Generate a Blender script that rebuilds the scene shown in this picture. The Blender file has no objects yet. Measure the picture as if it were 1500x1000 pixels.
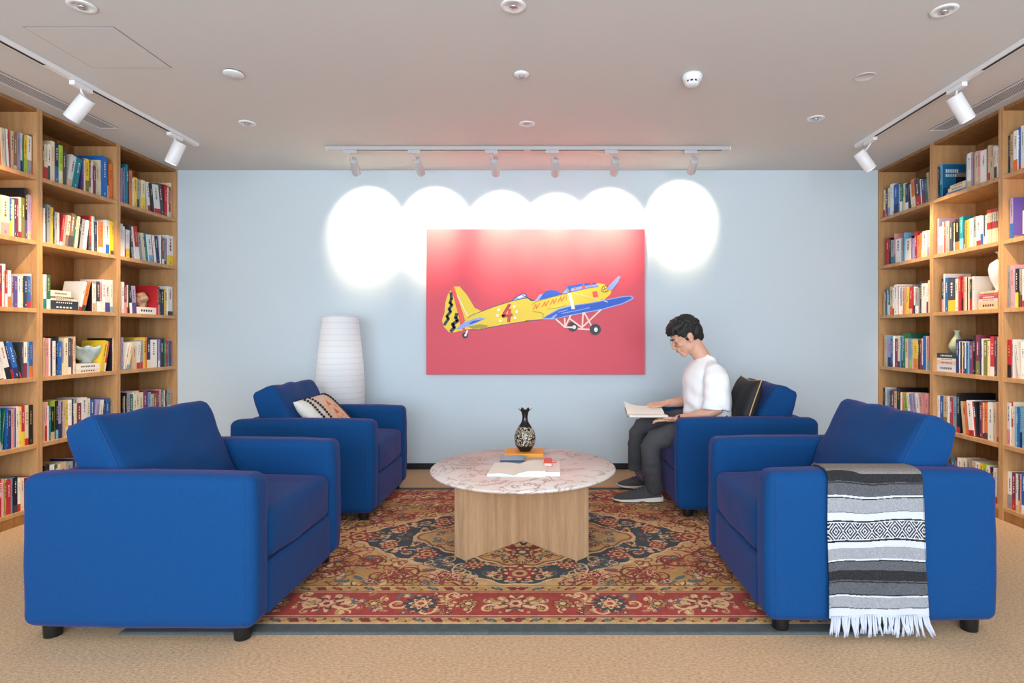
import bpy, bmesh, math, random
from mathutils import Vector, Matrix, Euler, noise as mnoise
import numpy as np
random.seed(7)
C = bpy.context.scene.collection
PI = math.pi
F = 833.0; VX = 808.0; VY = 491.0; CAMH = 1.2      # focal length, vanishing point and eye height read off the photograph
ROOM_H = 2.68; BACK_Y = 5.1; LEFT_X = -3.353; RIGHT_X = 2.925; REAR_Y = -2.4

def P(x, y, Y):
    return Vector(((x-VX)*Y/F, Y, CAMH-(y-VY)*Y/F))
def lin(c):
    out = []
    for v in c[:3]:
        v = v/255.0
        out.append(v/12.92 if v <= 0.04045 else ((v+0.055)/1.055)**2.4)
    return tuple(out)

# ---------------------------------------------------------------- materials
MATS = {}
def new_mat(name):
    m = bpy.data.materials.new(name); m.use_nodes = True
    nt = m.node_tree; b = nt.nodes['Principled BSDF']
    MATS[name] = m
    return m, nt, b
def node(nt, typ, **kw):
    n = nt.nodes.new(typ)
    for k, v in kw.items():
        if k in n.inputs: n.inputs[k].default_value = v
        else: setattr(n, k, v)
    return n
def ramp(nt, stops):
    r = nt.nodes.new('ShaderNodeValToRGB'); e = r.color_ramp.elements
    while len(e) > 1: e.remove(e[-1])
    e[0].position = stops[0][0]; e[0].color = (*lin(stops[0][1]), 1)
    for p, c in stops[1:]:
        k = e.new(p); k.color = (*lin(c), 1)
    return r
def plain(name, rgb, rough=0.6, metal=0.0, bump=0.0, bscale=200, var=0.0, sheen=0.0, sheen_tint=None, coat=0.0, spec=0.5):
    m, nt, b = new_mat(name)
    b.inputs['Base Color'].default_value = (*lin(rgb), 1)
    b.inputs['Roughness'].default_value = rough
    b.inputs['Metallic'].default_value = metal
    b.inputs['Specular IOR Level'].default_value = spec
    b.inputs['Coat Weight'].default_value = coat
    if sheen:
        b.inputs['Sheen Weight'].default_value = sheen
        b.inputs['Sheen Roughness'].default_value = 0.4
        if sheen_tint: b.inputs['Sheen Tint'].default_value = (*lin(sheen_tint), 1)
    if bump or var:
        tc = node(nt, 'ShaderNodeTexCoord')
        n = node(nt, 'ShaderNodeTexNoise', Scale=bscale, Detail=4.0)
        nt.links.new(tc.outputs['Object'], n.inputs['Vector'])
        if bump:
            bp = node(nt, 'ShaderNodeBump', Strength=bump, Distance=0.002)
            nt.links.new(n.outputs['Fac'], bp.inputs['Height']); nt.links.new(bp.outputs['Normal'], b.inputs['Normal'])
        if var:
            lo = tuple(max(0, c*(1-var)) for c in rgb); hi = tuple(min(255, c*(1+var)) for c in rgb)
            r = ramp(nt, [(0.3, lo), (0.7, hi)])
            nt.links.new(n.outputs['Fac'], r.inputs['Fac']); nt.links.new(r.outputs['Color'], b.inputs['Base Color'])
    return m
def attr_mat(name, rough=0.6, bump=0.0, bscale=400, sheen=0.0):
    m, nt, b = new_mat(name)
    a = node(nt, 'ShaderNodeVertexColor', layer_name='Col')
    nt.links.new(a.outputs['Color'], b.inputs['Base Color'])
    b.inputs['Roughness'].default_value = rough
    b.inputs['Sheen Weight'].default_value = sheen
    if bump:
        tc = node(nt, 'ShaderNodeTexCoord'); n = node(nt, 'ShaderNodeTexNoise', Scale=bscale, Detail=3.0)
        nt.links.new(tc.outputs['Object'], n.inputs['Vector'])
        bp = node(nt, 'ShaderNodeBump', Strength=bump, Distance=0.003)
        nt.links.new(n.outputs['Fac'], bp.inputs['Height']); nt.links.new(bp.outputs['Normal'], b.inputs['Normal'])
    return m
def wood(name, c0, c1, scale=(9, 9, 0.7), rough=0.5):
    m, nt, b = new_mat(name)
    tc = node(nt, 'ShaderNodeTexCoord'); mp = node(nt, 'ShaderNodeMapping'); mp.inputs['Scale'].default_value = scale
    nt.links.new(tc.outputs['Object'], mp.inputs['Vector'])
    n1 = node(nt, 'ShaderNodeTexNoise', Scale=2.2, Detail=5.0, Roughness=0.6, Distortion=0.6)
    nt.links.new(mp.outputs['Vector'], n1.inputs['Vector'])
    mp2 = node(nt, 'ShaderNodeMapping'); mp2.inputs['Scale'].default_value = tuple(s*14 for s in scale)
    nt.links.new(tc.outputs['Object'], mp2.inputs['Vector'])
    n2 = node(nt, 'ShaderNodeTexNoise', Scale=2.0, Detail=3.0)
    nt.links.new(mp2.outputs['Vector'], n2.inputs['Vector'])
    ad = node(nt, 'ShaderNodeMath', operation='ADD'); ml = node(nt, 'ShaderNodeMath', operation='MULTIPLY'); ml.inputs[1].default_value = 0.5
    nt.links.new(n2.outputs['Fac'], ml.inputs[0]); nt.links.new(n1.outputs['Fac'], ad.inputs[0]); nt.links.new(ml.outputs[0], ad.inputs[1])
    r = ramp(nt, [(0.5, c0), (0.95, c1)])
    nt.links.new(ad.outputs[0], r.inputs['Fac']); nt.links.new(r.outputs['Color'], b.inputs['Base Color'])
    b.inputs['Roughness'].default_value = rough
    bp = node(nt, 'ShaderNodeBump', Strength=0.08, Distance=0.001)
    nt.links.new(n2.outputs['Fac'], bp.inputs['Height']); nt.links.new(bp.outputs['Normal'], b.inputs['Normal'])
    return m

# ---------------------------------------------------------------- mesh builder
class MB:
    """collects faces (with optional colour and material slot) and links them as one mesh object"""
    def __init__(s): s.v = []; s.f = []; s.c = []; s.m = []; s.sm = []
    def add(s, verts, faces, col=None, mi=0, smooth=False, M=None):
        o = len(s.v)
        for p in verts:
            p = Vector(p)
            if M is not None: p = M @ p
            s.v.append(p)
        for f in faces:
            s.f.append([i+o for i in f]); s.c.append(col); s.m.append(mi); s.sm.append(smooth)
        return s
    def box(s, x0, x1, y0, y1, z0, z1, **k):
        vs = [(x0,y0,z0),(x1,y0,z0),(x1,y1,z0),(x0,y1,z0),(x0,y0,z1),(x1,y0,z1),(x1,y1,z1),(x0,y1,z1)]
        return s.add(vs, [(0,3,2,1),(4,5,6,7),(0,1,5,4),(1,2,6,5),(2,3,7,6),(3,0,4,7)], **k)
    def tube(s, pts, rad, seg=12, cap=True, squash=None, up=None, **k):
        """loft of rings along pts; rad = number or list of (a, b) half widths"""
        pts = [Vector(p) for p in pts]; n = len(pts)
        if not isinstance(rad, (list, tuple)): rad = [rad]*n
        rad = [(r, r) if not isinstance(r, (list, tuple)) else r for r in rad]
        tans = []
        for i in range(n):
            a = pts[max(0, i-1)]; b = pts[min(n-1, i+1)]; t = (b-a)
            tans.append(t.normalized() if t.length > 1e-9 else Vector((0,0,1)))
        ref = Vector(up) if up is not None else (Vector((0,0,1)) if abs(tans[0].z) < 0.9 else Vector((0,1,0)))
        vs = []; fs = []
        nrm = (ref - tans[0]*ref.dot(tans[0])).normalized()
        for i in range(n):
            t = tans[i]
            if up is not None: nrm = (ref - t*ref.dot(t)).normalized()
            else: nrm = (nrm - t*nrm.dot(t)).normalized()
            bi = t.cross(nrm)
            for j in range(seg):
                a = 2*PI*j/seg
                vs.append(pts[i] + nrm*(math.cos(a)*rad[i][0]) + bi*(math.sin(a)*rad[i][1]))
        for i in range(n-1):
            for j in range(seg):
                a = i*seg+j; b = i*seg+(j+1) % seg
                fs.append((a, b, b+seg, a+seg))
        if cap:
            fs.append(tuple(range(seg))[::-1]); fs.append(tuple(range((n-1)*seg, n*seg)))
        k.setdefault('smooth', True)
        return s.add(vs, fs, **k)
    def lathe(s, prof, seg=32, cx=0, cy=0, wav=None, **k):
        vs = []; fs = []
        for i, (r, z) in enumerate(prof):
            for j in range(seg):
                a = 2*PI*j/seg; rr = r; zz = z
                if wav: rr, zz = wav(i, a, r, z)
                vs.append((cx+rr*math.cos(a), cy+rr*math.sin(a), zz))
        n = len(prof)
        for i in range(n-1):
            for j in range(seg):
                a = i*seg+j; b = i*seg+(j+1) % seg
                fs.append((a, b, b+seg, a+seg))
        if prof[0][0] > 1e-6: fs.append(tuple(range(seg))[::-1])
        if prof[-1][0] > 1e-6: fs.append(tuple(range((n-1)*seg, n*seg)))
        k.setdefault('smooth', True)
        return s.add(vs, fs, **k)
    def ellip(s, c, r, seg=16, rings=10, R=None, **k):
        vs = []; fs = []; c = Vector(c)
        for i in range(rings+1):
            th = PI*i/rings
            for j in range(seg):
                a = 2*PI*j/seg
                p = Vector((r[0]*math.sin(th)*math.cos(a), r[1]*math.sin(th)*math.sin(a), r[2]*math.cos(th)))
                if R is not None: p = R @ p
                vs.append(c+p)
        for i in range(rings):
            for j in range(seg):
                a = i*seg+j; b = i*seg+(j+1) % seg
                fs.append((a, a+seg, b+seg, b))
        k.setdefault('smooth', True)
        return s.add(vs, fs, **k)
    def build(s, name, mat=None, parent=None, mats=None, bevel=0, weld=False):
        me = bpy.data.meshes.new(name)
        me.from_pydata([tuple(v) for v in s.v], [], s.f)
        for mm in (mats or ([mat] if mat else [])): me.materials.append(mm)
        me.polygons.foreach_set('material_index', s.m)
        me.polygons.foreach_set('use_smooth', s.sm)
        if any(c is not None for c in s.c):
            ca = me.color_attributes.new('Col', 'FLOAT_COLOR', 'CORNER')
            arr = []
            for f, c in zip(s.f, s.c):
                c = c if c is not None else (0.8, 0.8, 0.8)
                arr += [c[0], c[1], c[2], 1.0]*len(f)
            ca.data.foreach_set('color', arr)
        me.update()
        if weld:
            bm = bmesh.new(); bm.from_mesh(me); bmesh.ops.remove_doubles(bm, verts=bm.verts, dist=1e-5)
            bmesh.ops.recalc_face_normals(bm, faces=bm.faces); bm.to_mesh(me); bm.free()
        o = bpy.data.objects.new(name, me); C.objects.link(o)
        if parent is not None: o.parent = parent
        if bevel:
            md = o.modifiers.new('b', 'BEVEL'); md.width = bevel; md.segments = 2; md.limit_method = 'ANGLE'
        return o
def tag(o, label=None, cat=None, group=None, kind=None):
    if label: o['label'] = label
    if cat: o['category'] = cat
    if group: o['group'] = group
    if kind: o['kind'] = kind
    return o
def empty(name, loc=(0,0,0), rz=0.0, label=None, cat=None, group=None):
    o = bpy.data.objects.new(name, None); C.objects.link(o); o.location = loc; o.rotation_euler = (0, 0, rz)
    o.empty_display_size = 0.05
    return tag(o, label, cat, group)
def kids(o): return [c for c in bpy.data.objects if c.parent == o]
def copy_tree(o, parent=None):
    c = o.copy(); C.objects.link(c); c.parent = parent
    for ch in kids(o): copy_tree(ch, c)
    return c

# soft rounded box: returns function mapping a box-surface point to the cushion surface, and adds it to a builder
def axis_steps(h, r, mid):
    e = [h-r+r*math.tan(a)/1.0 for a in (0.0, 0.22, 0.42, 0.6, PI/4)]
    m = [(-1+2*i/mid)*(h-r) for i in range(mid+1)]
    return sorted(set([round(-x, 6) for x in e]+[round(x, 6) for x in m]+[round(x, 6) for x in e]))
def soft_map(sx, sy, sz, r, puff=(0,0,0), wr=0.0, seed=0, extra=None):
    hx, hy, hz = sx/2, sy/2, sz/2
    def F_(p):
        p = Vector(p)
        q = Vector((max(-hx+r, min(hx-r, p.x)), max(-hy+r, min(hy-r, p.y)), max(-hz+r, min(hz-r, p.z))))
        d = p-q
        if d.length > 1e-9: p = q+d.normalized()*r
        u, v, w = p.x/hx, p.y/hy, p.z/hz
        cu, cv, cw = [max(0.0, 1-a*a) for a in (u, v, w)]
        p = Vector((p.x+puff[0]*u*math.sqrt(cv*cw), p.y+puff[1]*v*math.sqrt(cu*cw), p.z+puff[2]*w*math.sqrt(cu*cv)))
        if wr:
            nv = mnoise.noise(Vector((p.x*9+seed, p.y*9, p.z*9)))
            dn = Vector((u**3, v**3, w**3))
            if dn.length > 0: p += dn.normalized()*nv*wr
        if extra: p = extra(p, u, v, w)
        return p
    return F_
def soft_box(mb, size, r, puff=(0,0,0), wr=0.0, seed=0, extra=None, M=None, mid=10, col=None, mi=0):
    sx, sy, sz = size; fn = soft_map(sx, sy, sz, r, puff, wr, seed, extra)
    ax = [axis_steps(sx/2, r, mid), axis_steps(sy/2, r, mid), axis_steps(sz/2, r, mid)]
    idx = {}; vs = []; fs = []
    def vid(p):
        k = tuple(round(c, 5) for c in p)
        if k not in idx: idx[k] = len(vs); vs.append(fn(p))
        return idx[k]
    h = (sx/2, sy/2, sz/2)
    for a in range(3):
        b, c = (a+1) % 3, (a+2) % 3
        for sgn in (-1, 1):
            for i in range(len(ax[b])-1):
                for j in range(len(ax[c])-1):
                    q = []
                    for (ii, jj) in ((i, j), (i+1, j), (i+1, j+1), (i, j+1)):
                        p = [0, 0, 0]; p[a] = sgn*h[a]; p[b] = ax[b][ii]; p[c] = ax[c][jj]; q.append(vid(p))
                    fs.append(tuple(q) if sgn > 0 else tuple(q[::-1]))
    mb.add(vs, fs, smooth=True, M=M, col=col, mi=mi)
    return fn
# ================================================================ materials of the place
m_wall = plain('painted_wall', (200, 214, 222), 0.85, bump=0.03, bscale=300)
m_ceil = plain('ceiling_paint', (207, 207, 206), 0.9)
m_black = plain('black_plastic', (14, 14, 15), 0.45)
m_skirt = plain('black_skirting', (18, 18, 20), 0.5)
m_white = plain('white_metal', (232, 234, 236), 0.35)
m_grey = plain('grey_metal', (150, 154, 160), 0.4)
m_slot = plain('track_slot', (30, 30, 33), 0.6)
m_oak_shaded = wood('oak_veneer_shaded', (128, 82, 38), (170, 120, 66))  # shade inside the bookcases put into the colour, a darker copy of the oak
m_oak_edge = wood('oak_edge', (178, 130, 82), (204, 158, 108))
m_table_oak = wood('table_oak', (160, 124, 90), (196, 160, 122), scale=(10, 10, 0.5))
m_book = attr_mat('book_print', 0.5)
def carpet_mat():
    m, nt, b = new_mat('loop_carpet')
    tc = node(nt, 'ShaderNodeTexCoord')
    n = node(nt, 'ShaderNodeTexNoise', Scale=260.0, Detail=2.0)
    mp = node(nt, 'ShaderNodeMapping'); mp.inputs['Scale'].default_value = (1, 1.6, 1)
    nt.links.new(tc.outputs['Object'], mp.inputs['Vector']); nt.links.new(mp.outputs['Vector'], n.inputs['Vector'])
    n2 = node(nt, 'ShaderNodeTexNoise', Scale=85.0, Detail=3.0)
    mp2 = node(nt, 'ShaderNodeMapping'); mp2.inputs['Scale'].default_value = (.8, 2.0, 1)
    nt.links.new(tc.outputs['Object'], mp2.inputs['Vector']); nt.links.new(mp2.outputs['Vector'], n2.inputs['Vector'])
    ad = node(nt, 'ShaderNodeMath', operation='ADD'); nt.links.new(n.outputs['Fac'], ad.inputs[0]); nt.links.new(n2.outputs['Fac'], ad.inputs[1])
    r = ramp(nt, [(0.75, (146, 114, 84)), (1.0, (194, 160, 124)), (1.25, (226, 194, 158))])
    r.color_ramp.elements[2].position = 1.0; r.color_ramp.elements[1].position = 0.55; r.color_ramp.elements[0].position = 0.2
    ml = node(nt, 'ShaderNodeMath', operation='MULTIPLY_ADD'); ml.inputs[1].default_value = 1.05; ml.inputs[2].default_value = -0.50
    nt.links.new(ad.outputs[0], ml.inputs[0]); nt.links.new(ml.outputs[0], r.inputs['Fac'])
    nt.links.new(r.outputs['Color'], b.inputs['Base Color']); b.inputs['Roughness'].default_value = 0.95
    bp = node(nt, 'ShaderNodeBump', Strength=0.5, Distance=0.004)
    nt.links.new(n.outputs['Fac'], bp.inputs['Height']); nt.links.new(bp.outputs['Normal'], b.inputs['Normal'])
    return m
m_carpet = carpet_mat()

# ================================================================ the setting
def struct(name, mb, mat, **k): return tag(mb.build(name, mat, **k), kind='structure')
WL, WR_ = LEFT_X-0.36, RIGHT_X+0.36
struct('floor', MB().box(WL-.1, WR_+.1, REAR_Y, BACK_Y+.1, -0.1, 0), m_carpet)
struct('ceiling', MB().box(WL-.1, WR_+.1, REAR_Y, BACK_Y+.1, ROOM_H, ROOM_H+.1), m_ceil)
struct('wall_back', MB().box(WL-.1, WR_+.1, BACK_Y, BACK_Y+.12, 0, ROOM_H), m_wall)
struct('wall_left', MB().box(WL-.12, WL, REAR_Y, BACK_Y, 0, ROOM_H), m_wall)
struct('wall_right', MB().box(WR_, WR_+.12, REAR_Y, BACK_Y, 0, ROOM_H), m_wall)
w = MB().box(WL, -3.2, REAR_Y-.12, REAR_Y, 0, ROOM_H).box(2.8, WR_, REAR_Y-.12, REAR_Y, 0, ROOM_H)
w.box(-3.2, 2.8, REAR_Y-.12, REAR_Y, 0, 0.25).box(-3.2, 2.8, REAR_Y-.12, REAR_Y, 2.55, ROOM_H)
struct('wall_front', w, m_wall)
w = MB()
for x in (-3.2, -1.72, -0.22, 1.28, 2.76): w.box(x, x+.04, REAR_Y-.08, REAR_Y-.03, 0.25, 2.55)
w.box(-3.2, 2.8, REAR_Y-.08, REAR_Y-.03, 0.25, 0.29).box(-3.2, 2.8, REAR_Y-.08, REAR_Y-.03, 2.51, 2.55)
struct('window_1', w, m_grey)
struct('baseboard_back', MB().box(LEFT_X+.005, RIGHT_X-.005, BACK_Y-.012, BACK_Y-.001, 0.001, 0.055), m_skirt, bevel=.002)

# ================================================================ bookcases
SHELF_TOP = [2.239, 1.817, 1.376, 0.927, 0.493, 0.085]
def bookcase(side, y0, y1, label):
    sg = 1 if side == 'L' else -1
    fx = LEFT_X if side == 'L' else RIGHT_X        # front plane
    r = empty('bookcase', (fx, y0, 0), 0, label, 'bookcase', 'oak bookcases along the side walls')
    def bx(a, b, *rest): return (min(a, b), max(a, b))+rest
    d = 0.34; T = 0.019; W = y1-y0
    def B(x0, x1, ya, yb, za, zb):
        a, b = sorted((-sg*x0, -sg*x1)); return MB().box(a, b, ya, yb, za, zb)
    top = ROOM_H-.002
    B(0, d, 0.0005, T, 0.0, top).build('side_panel', m_oak_edge, r, bevel=.0012)
    B(0, d, W-T, W-.0005, 0.0, top).build('side_panel', m_oak_edge, r, bevel=.0012)
    B(d-.012, d-.002, T, W-T, 0.085, top-.02).build('back_panel', m_oak_shaded, r)
    B(0.004, d-.012, T, W-T, top-.022, top-.001).build('top_panel', m_oak_shaded, r)
    for z in SHELF_TOP[:5]: B(0.002, d-.012, T+.0005, W-T-.0005, z-.028, z).build('shelf', m_oak_edge, r, bevel=.0012)
    B(0.002, d-.012, T+.0005, W-T-.0005, 0.063, 0.085).build('bottom_panel', m_oak_edge, r)
    B(0.004, 0.022, T+.0005, W-T-.0005, 0.001, 0.062).build('plinth', m_oak_shaded, r)
    return r
LBAY = [(3.05, 3.7265), (3.7275, 4.4035), (4.4045, 5.098)]
RBAY = [(3.028, 3.7035), (3.7045, 4.3795), (4.3805, 5.098)]
WHERE = ['nearest the window', 'middle one', 'deepest in the corner']
bookcase('L', *LBAY[0], 'tall oak bookcase on the left wall, the one nearest the viewer')
bookcase('L', *LBAY[1], 'tall oak bookcase on the left wall, the middle one')
bookcase('L', *LBAY[2], 'tall oak bookcase on the left wall beside the blue wall')
bookcase('R', *RBAY[0], 'tall oak bookcase on the right wall, the one nearest the viewer')
bookcase('R', *RBAY[1], 'tall oak bookcase on the right wall, the middle one')
bookcase('R', *RBAY[2], 'tall oak bookcase on the right wall beside the blue wall')
# ================================================================ books
PAL = dict(w=(236,233,228), c=(232,217,182), o=(226,120,56), r=(190,40,44), p=(222,150,150), m=(128,48,78), u=(84,66,132), v=(160,150,186),
           n=(34,46,92), b=(32,98,176), t=(14,126,140), s=(120,176,206), g=(40,112,80), l=(168,196,60), y=(236,200,50), d=(66,66,74), k=(22,22,28),
           a=(156,158,162), h=(206,180,146), q=(124,124,56), e=(132,98,74))
NAMEC = dict(w='white', c='cream', o='orange', r='red', p='pink', m='maroon', u='purple', v='lavender', n='navy', b='blue', t='teal', s='pale blue',
             g='green', l='lime', y='yellow', d='charcoal', k='black', a='grey', h='beige', q='olive', e='brown')
ORD = ['first','second','third','fourth','fifth','sixth','seventh','eighth','ninth','tenth','eleventh','twelfth','thirteenth','fourteenth','fifteenth',
       'sixteenth','seventeenth','eighteenth','nineteenth','twentieth','21st','22nd','23rd','24th','25th','26th','27th','28th']
ROWN = ['top shelf','second shelf','third shelf','fourth shelf','fifth shelf','bottom shelf']
# cell key: side, bookcase (1 nearest), row; then zoom origin and scale of the reading, start x, books "colours right-edge top-edge [lean]"; '-' = gap
CELLS = {
 'L11': (0,180,12.5,-90,'wr -40 80;o 45 95 -3;c 112 105 -3;a 137 115 -2;wr 200 130 -2;h 255 150;e 312 180;v 375 188;wn 425 195;g 440 215;yl 497 225;wa 580 240;er 600 215'),
 'L21': (60,195,10,20,'e 50 190;cr 100 170;wd 147 165;c 200 120;nb 268 150;lc 318 180;d 370 270;w 462 320 13;t 535 350 9;s 585 370;um 628 370;c 652 400;yq 706 380;e 733 395;w 765 420;m 805 480;c 855 480;cr 900 400;b 972 345;c 1000 770;o 1050 450'),
 'L31': (170,230,10.52,75,'v 100 170;b 125 160;vp 152 160;tk 205 120;o 250 210;w 275 330;y 325 315;ad 360 340;h 392 350;cy 450 360;an 474 390;nw 500 400;w 545 400 -4;k 600 430 -7;w 690 450 -11;d 745 430 -8;r 790 430;w 815 470;r 842 460;c 857 400'),
 'L12': (0,270,11.11,-60,'yp 20 185;cp 155 185;by 208 225;c 232 245;du 265 230;m 302 230;c 357 210;q 402 220;ku 450 60;v 498 170;p 552 180;o 590 230'),
 'L22': (60,290,11.11,40,'wd 98 170;a 155 110;y 203 150;k 222 220;a 270 225;wa 305 240;r 345 260 6;p 388 270 8;ce 440 275 9;ed 512 245 8;g 545 280 9;c 590 290 8;k 622 330 8;a 690 340 7;w 735 350 3;c 758 345;d 790 340;r 832 290;cs 872 300;nd 915 390;c 942 380;o 1010 390;w 1055 365;wb 1112 360;w 1135 370;y 1200 385'),
 'L32': (170,315,12.5,80,'w 125 160;w 160 205;vu 186 260;wy 250 270;c 298 200;da 348 200 -2;w 380 225 -3;rw 442 220 -6;a 492 370 -8;ct 612 360 -14;w 685 380 -11;m 703 400 -10;w 745 390 -8;n 805 400 -10;wr 845 380;e 882 430;v 916 430;k 940 432;wy 1063 378'),
 'L13': (0,375,11.76,-90,'w -40 120;mr 35 160;w 92 135;rw 135 245;wo 192 245;aw 243 350;u 303 345;w 365 350;c 420 330;nd 472 342;b 528 345;wp 545 305;rp 608 300'),
 'L23': (60,390,12.5,12,'h 42 165;wt 108 150;gw 174 160;- 690 0;w 740 280 15;o 812 280 13;vw 862 560;kw 945 290;wh 1000 320;c 1022 275;dw 1080 280;pw 1120 300;w 1180 245;wu 1262 255;w 1362 255'),
 'L33': (170,400,14.29,115,'w 170 185;mp 228 240;c 292 250;kw 345 270 -3;vu 432 275 -5;- 858 0;r 880 265;mp 912 290;d 945 400;n 1002 340;yc 1085 330;w 1182 280;e 1200 300'),
 'L14': (0,490,13.33,-60,'w 80 200 -22;w 130 250 -22;wk 240 190 -21;n 300 160 -20;bn 398 170 -19;k 425 150 -3;d 462 145;wm 530 140;s 572 140;bo 637 138;s 672 140'),
 'L24': (60,480,12.5,40,'h 80 180;p 140 190;wn 208 190;w 268 240;kd 322 160;b 382 245;vc 425 260;c 500 185;d 552 190;m 590 195;hc 632 160;- 1080 0;y 1150 250 13;rw 1180 260 10;w 1285 190;kc 1350 190;e 1388 190'),
 'L34': (170,480,14.29,110,'v 152 200;wo 215 350 20;c 270 340 21;h 432 400;w 500 290 3;a 562 260;yo 652 200;nc 718 250;w 858 250;d 885 245;v 922 240;nk 1002 220;gr 1062 240;g 1090 270;a 1132 270;u 1160 270;ps 1200 238'),
 'L15': (0,580,11.11,-60,'b -20 170;t 12 190;g 40 240 5;bn 132 205;n 182 235;p 222 215;vm 265 190;w 300 170;cy 352 175;ry 402 150;c 472 148;k 532 145'),
 'L25': (60,570,11.11,42,'c 68 215;pr 112 210;w 128 270;t 160 270;k 220 285;l 245 185;k 282 190;vn 327 195;u 372 200;h 402 175;yc 442 180;wr 500 170;na 555 160;ch 585 230;m 662 225;w 752 135;c 800 150;b 870 170;v 925 175 8;w 985 180 8;k 1012 200 4;by 1112 155;da 1162 200;c 1190 150;r 1222 130'),
 'L35': (170,560,16.67,150,'k 188 335;wr 235 335;kn 270 250;v 335 230;ga 415 290;w 432 250;wd 500 285;c 560 205;c 662 245;m 760 188;u 788 230;s 852 238;h 920 285;e 992 270;m 1060 190;p 1100 175;t 1168 190;c 1208 185;d 1250 180;ac 1335 175;h 1412 165'),
 'L16': (0,680,10,-30,'r 40 220;p 62 215;lc 102 212;r 158 222;s 198 200;k 258 190;w 300 200;c 350 200;m 470 190'),
 'L26': (55,650,16.67,170,'k 290 515;w 415 510;g 500 510;c 560 500;h 700 445;a 860 440;n 1000 345'),
 'R31': (1285,240,11.76,105,'cr 132 450;dm 182 430;cs 222 415;w 262 350;w 285 340;bn 357 350;cl 388 355;gw 432 350;c 485 340;nw 532 340;d 583 330;w 605 340 -5;oc 662 260 -6;dr 752 250 -7;w 775 260 -7;um 838 260 -6;g 878 260 -5;h 915 140 -4'),
 'R21': (1362,200,10,75,'v 122 450;k 137 445;st 178 408;- 530 0;a 548 290;w 602 245;v 635 240;he 672 238;c 700 215;p 742 210;w 832 200;e 850 150;h 882 130;h 930 290;wd 980 140;w 1012 150'),
 'R11': (1462,180,12.5,130,'y 160 180;dn 225 240;h 280 200;wo 352 145;b 417 90;w 480 50;o 560 40'),
 'R32': (1285,325,14.29,180,'r 247 335;k 285 335;at 357 375;pm 372 245;w 505 355;a 540 330;st 580 228;w 716 350;k 732 290;v 775 340;rm 838 200;o 905 275;aw 942 230;wc 1045 190;e 1068 200;wv 1110 180'),
 'R22': (1362,295,11.76,130,'v 157 295;wa 217 435;c 248 355;r 268 350;p 335 335;d 390 365;hw 432 375;ko 512 300;ts 578 265;g 605 340;yo 682 320;w 750 290;ac 803 262;w 872 250;wb 915 250;dw 957 240;w 985 235;cR 1022 150;cR 1060 142;cR 1097 132;cR 1135 122;cR 1172 112'),
 'R12': (1462,280,12.5,215,'vb 278 120'),
 'R33': (1285,400,14.29,130,'h 158 385;d 198 355;s 217 355;nw 262 355;ho 322 280;w 352 300;w 415 240;mo 442 270;w 465 280;aw 512 300;w 535 300;po 572 295;h 600 290;y 655 290 4;r 725 290 3;wn 795 285;aw 860 310;dl 890 230;d 925 170;w 1032 212;wm 1062 235;c 1098 150'),
 'R23': (1362,375,11.11,195,'kp 222 370;w 248 290;b 297 355;dy 417 365;cw 465 365;r 505 330;rk 550 335;cp 605 335;ck 645 340;dr 690 375;w 722 330;- 1115 0'),
 'R13': (1462,380,12.5,178,'a 222 110;p 290 100;v 315 150;ky 368 170;he 410 175;ad 442 180;w 520 170'),
 'R34': (1285,480,15.38,155,'h 200 160;s 235 170;vn 302 240;b 350 245;w 378 185;m 415 240;m 460 240;c 512 180;bs 548 200;s 580 185;g 615 120;hc 695 240;v 725 240;sl 758 250;c 815 260;yo 905 280;k 955 270;m 1002 270;w 1030 240;b 1070 190;w 1115 185;p 1162 185'),
 'R24': (1362,485,14.15,540,'n 597 170;w 628 210;d 648 220;c 682 215;du 722 235;w 752 230;sb 822 235;mu 888 210;k 947 85;mq 1037 75;wn 1107 155;q 1192 180;c 1252 200;r 1332 108;d 1387 120;h 1420 118'),
 'R14': (1462,490,14.29,190,'rk 270 110;wa 335 100;wk 420 140;w 480 145 -8;w 560 150'),
 'R35': (1285,560,16.67,150,'k 185 130;w 242 120;s 292 170;de 332 210;m 417 195;h 472 210;k 562 120;w 588 240;oh 682 240;l 770 280 -3;w 828 260 -5;vd 905 300 -12;v 985 290 -13;w 1070 290 -13;p 1160 280 -5;po 1250 270'),
 'R25': (1362,565,11.11,120,'w 168 158;b 222 165;hq 280 165;w 302 170;rm 382 178;sa 437 175;k 492 118;p 540 200;oh 640 260 -2;w 720 255 -12;kr 800 265 -6;rn 862 270;c 885 275;o 940 275;w 1032 270;h 1082 270;p 1110 262'),
 'R15': (1462,580,11.76,150,'wp 205 112;cR 257 100;w 288 180;bs 368 190;sn 415 195;s 500 200'),
 'R26': (1380,655,17.05,230,'t 310 262;m 382 265;wb 500 270;c 620 290;a 690 320;v 745 325;h 830 345;w 940 370;y 1022 400;l 1110 420;w 1170 455;m 1222 490;k 1282 500;w 1367 515'),
 'R16': (1462,685,10.53,135,'wa 215 60;mr 267 75;w 300 90;ny 335 100;p 362 100;b 430 75'),
}
def shade(c, f): return tuple(min(255, max(0, v*f)) for v in c)
def text_quads(mb, x, y0, y1, z0, z1, col, rnd, M, sgn):
    """little dashes along a spine, the title"""
    w = y1-y0; n = rnd.randint(4, 9); z = z1
    for i in range(n):
        h = (z1-z0)/n*rnd.uniform(0.45, 0.85); zz = z1-(i+1)*(z1-z0)/n
        ww = w*rnd.uniform(0.16, 0.34); yc = (y0+y1)/2
        vs = [(x, yc-ww/2, zz), (x, yc+ww/2, zz), (x, yc+ww/2, zz+h), (x, yc-ww/2, zz+h)]
        mb.add(vs, [(0, 1, 2, 3) if sgn > 0 else (3, 2, 1, 0)], col=lin(col), M=M)
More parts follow.
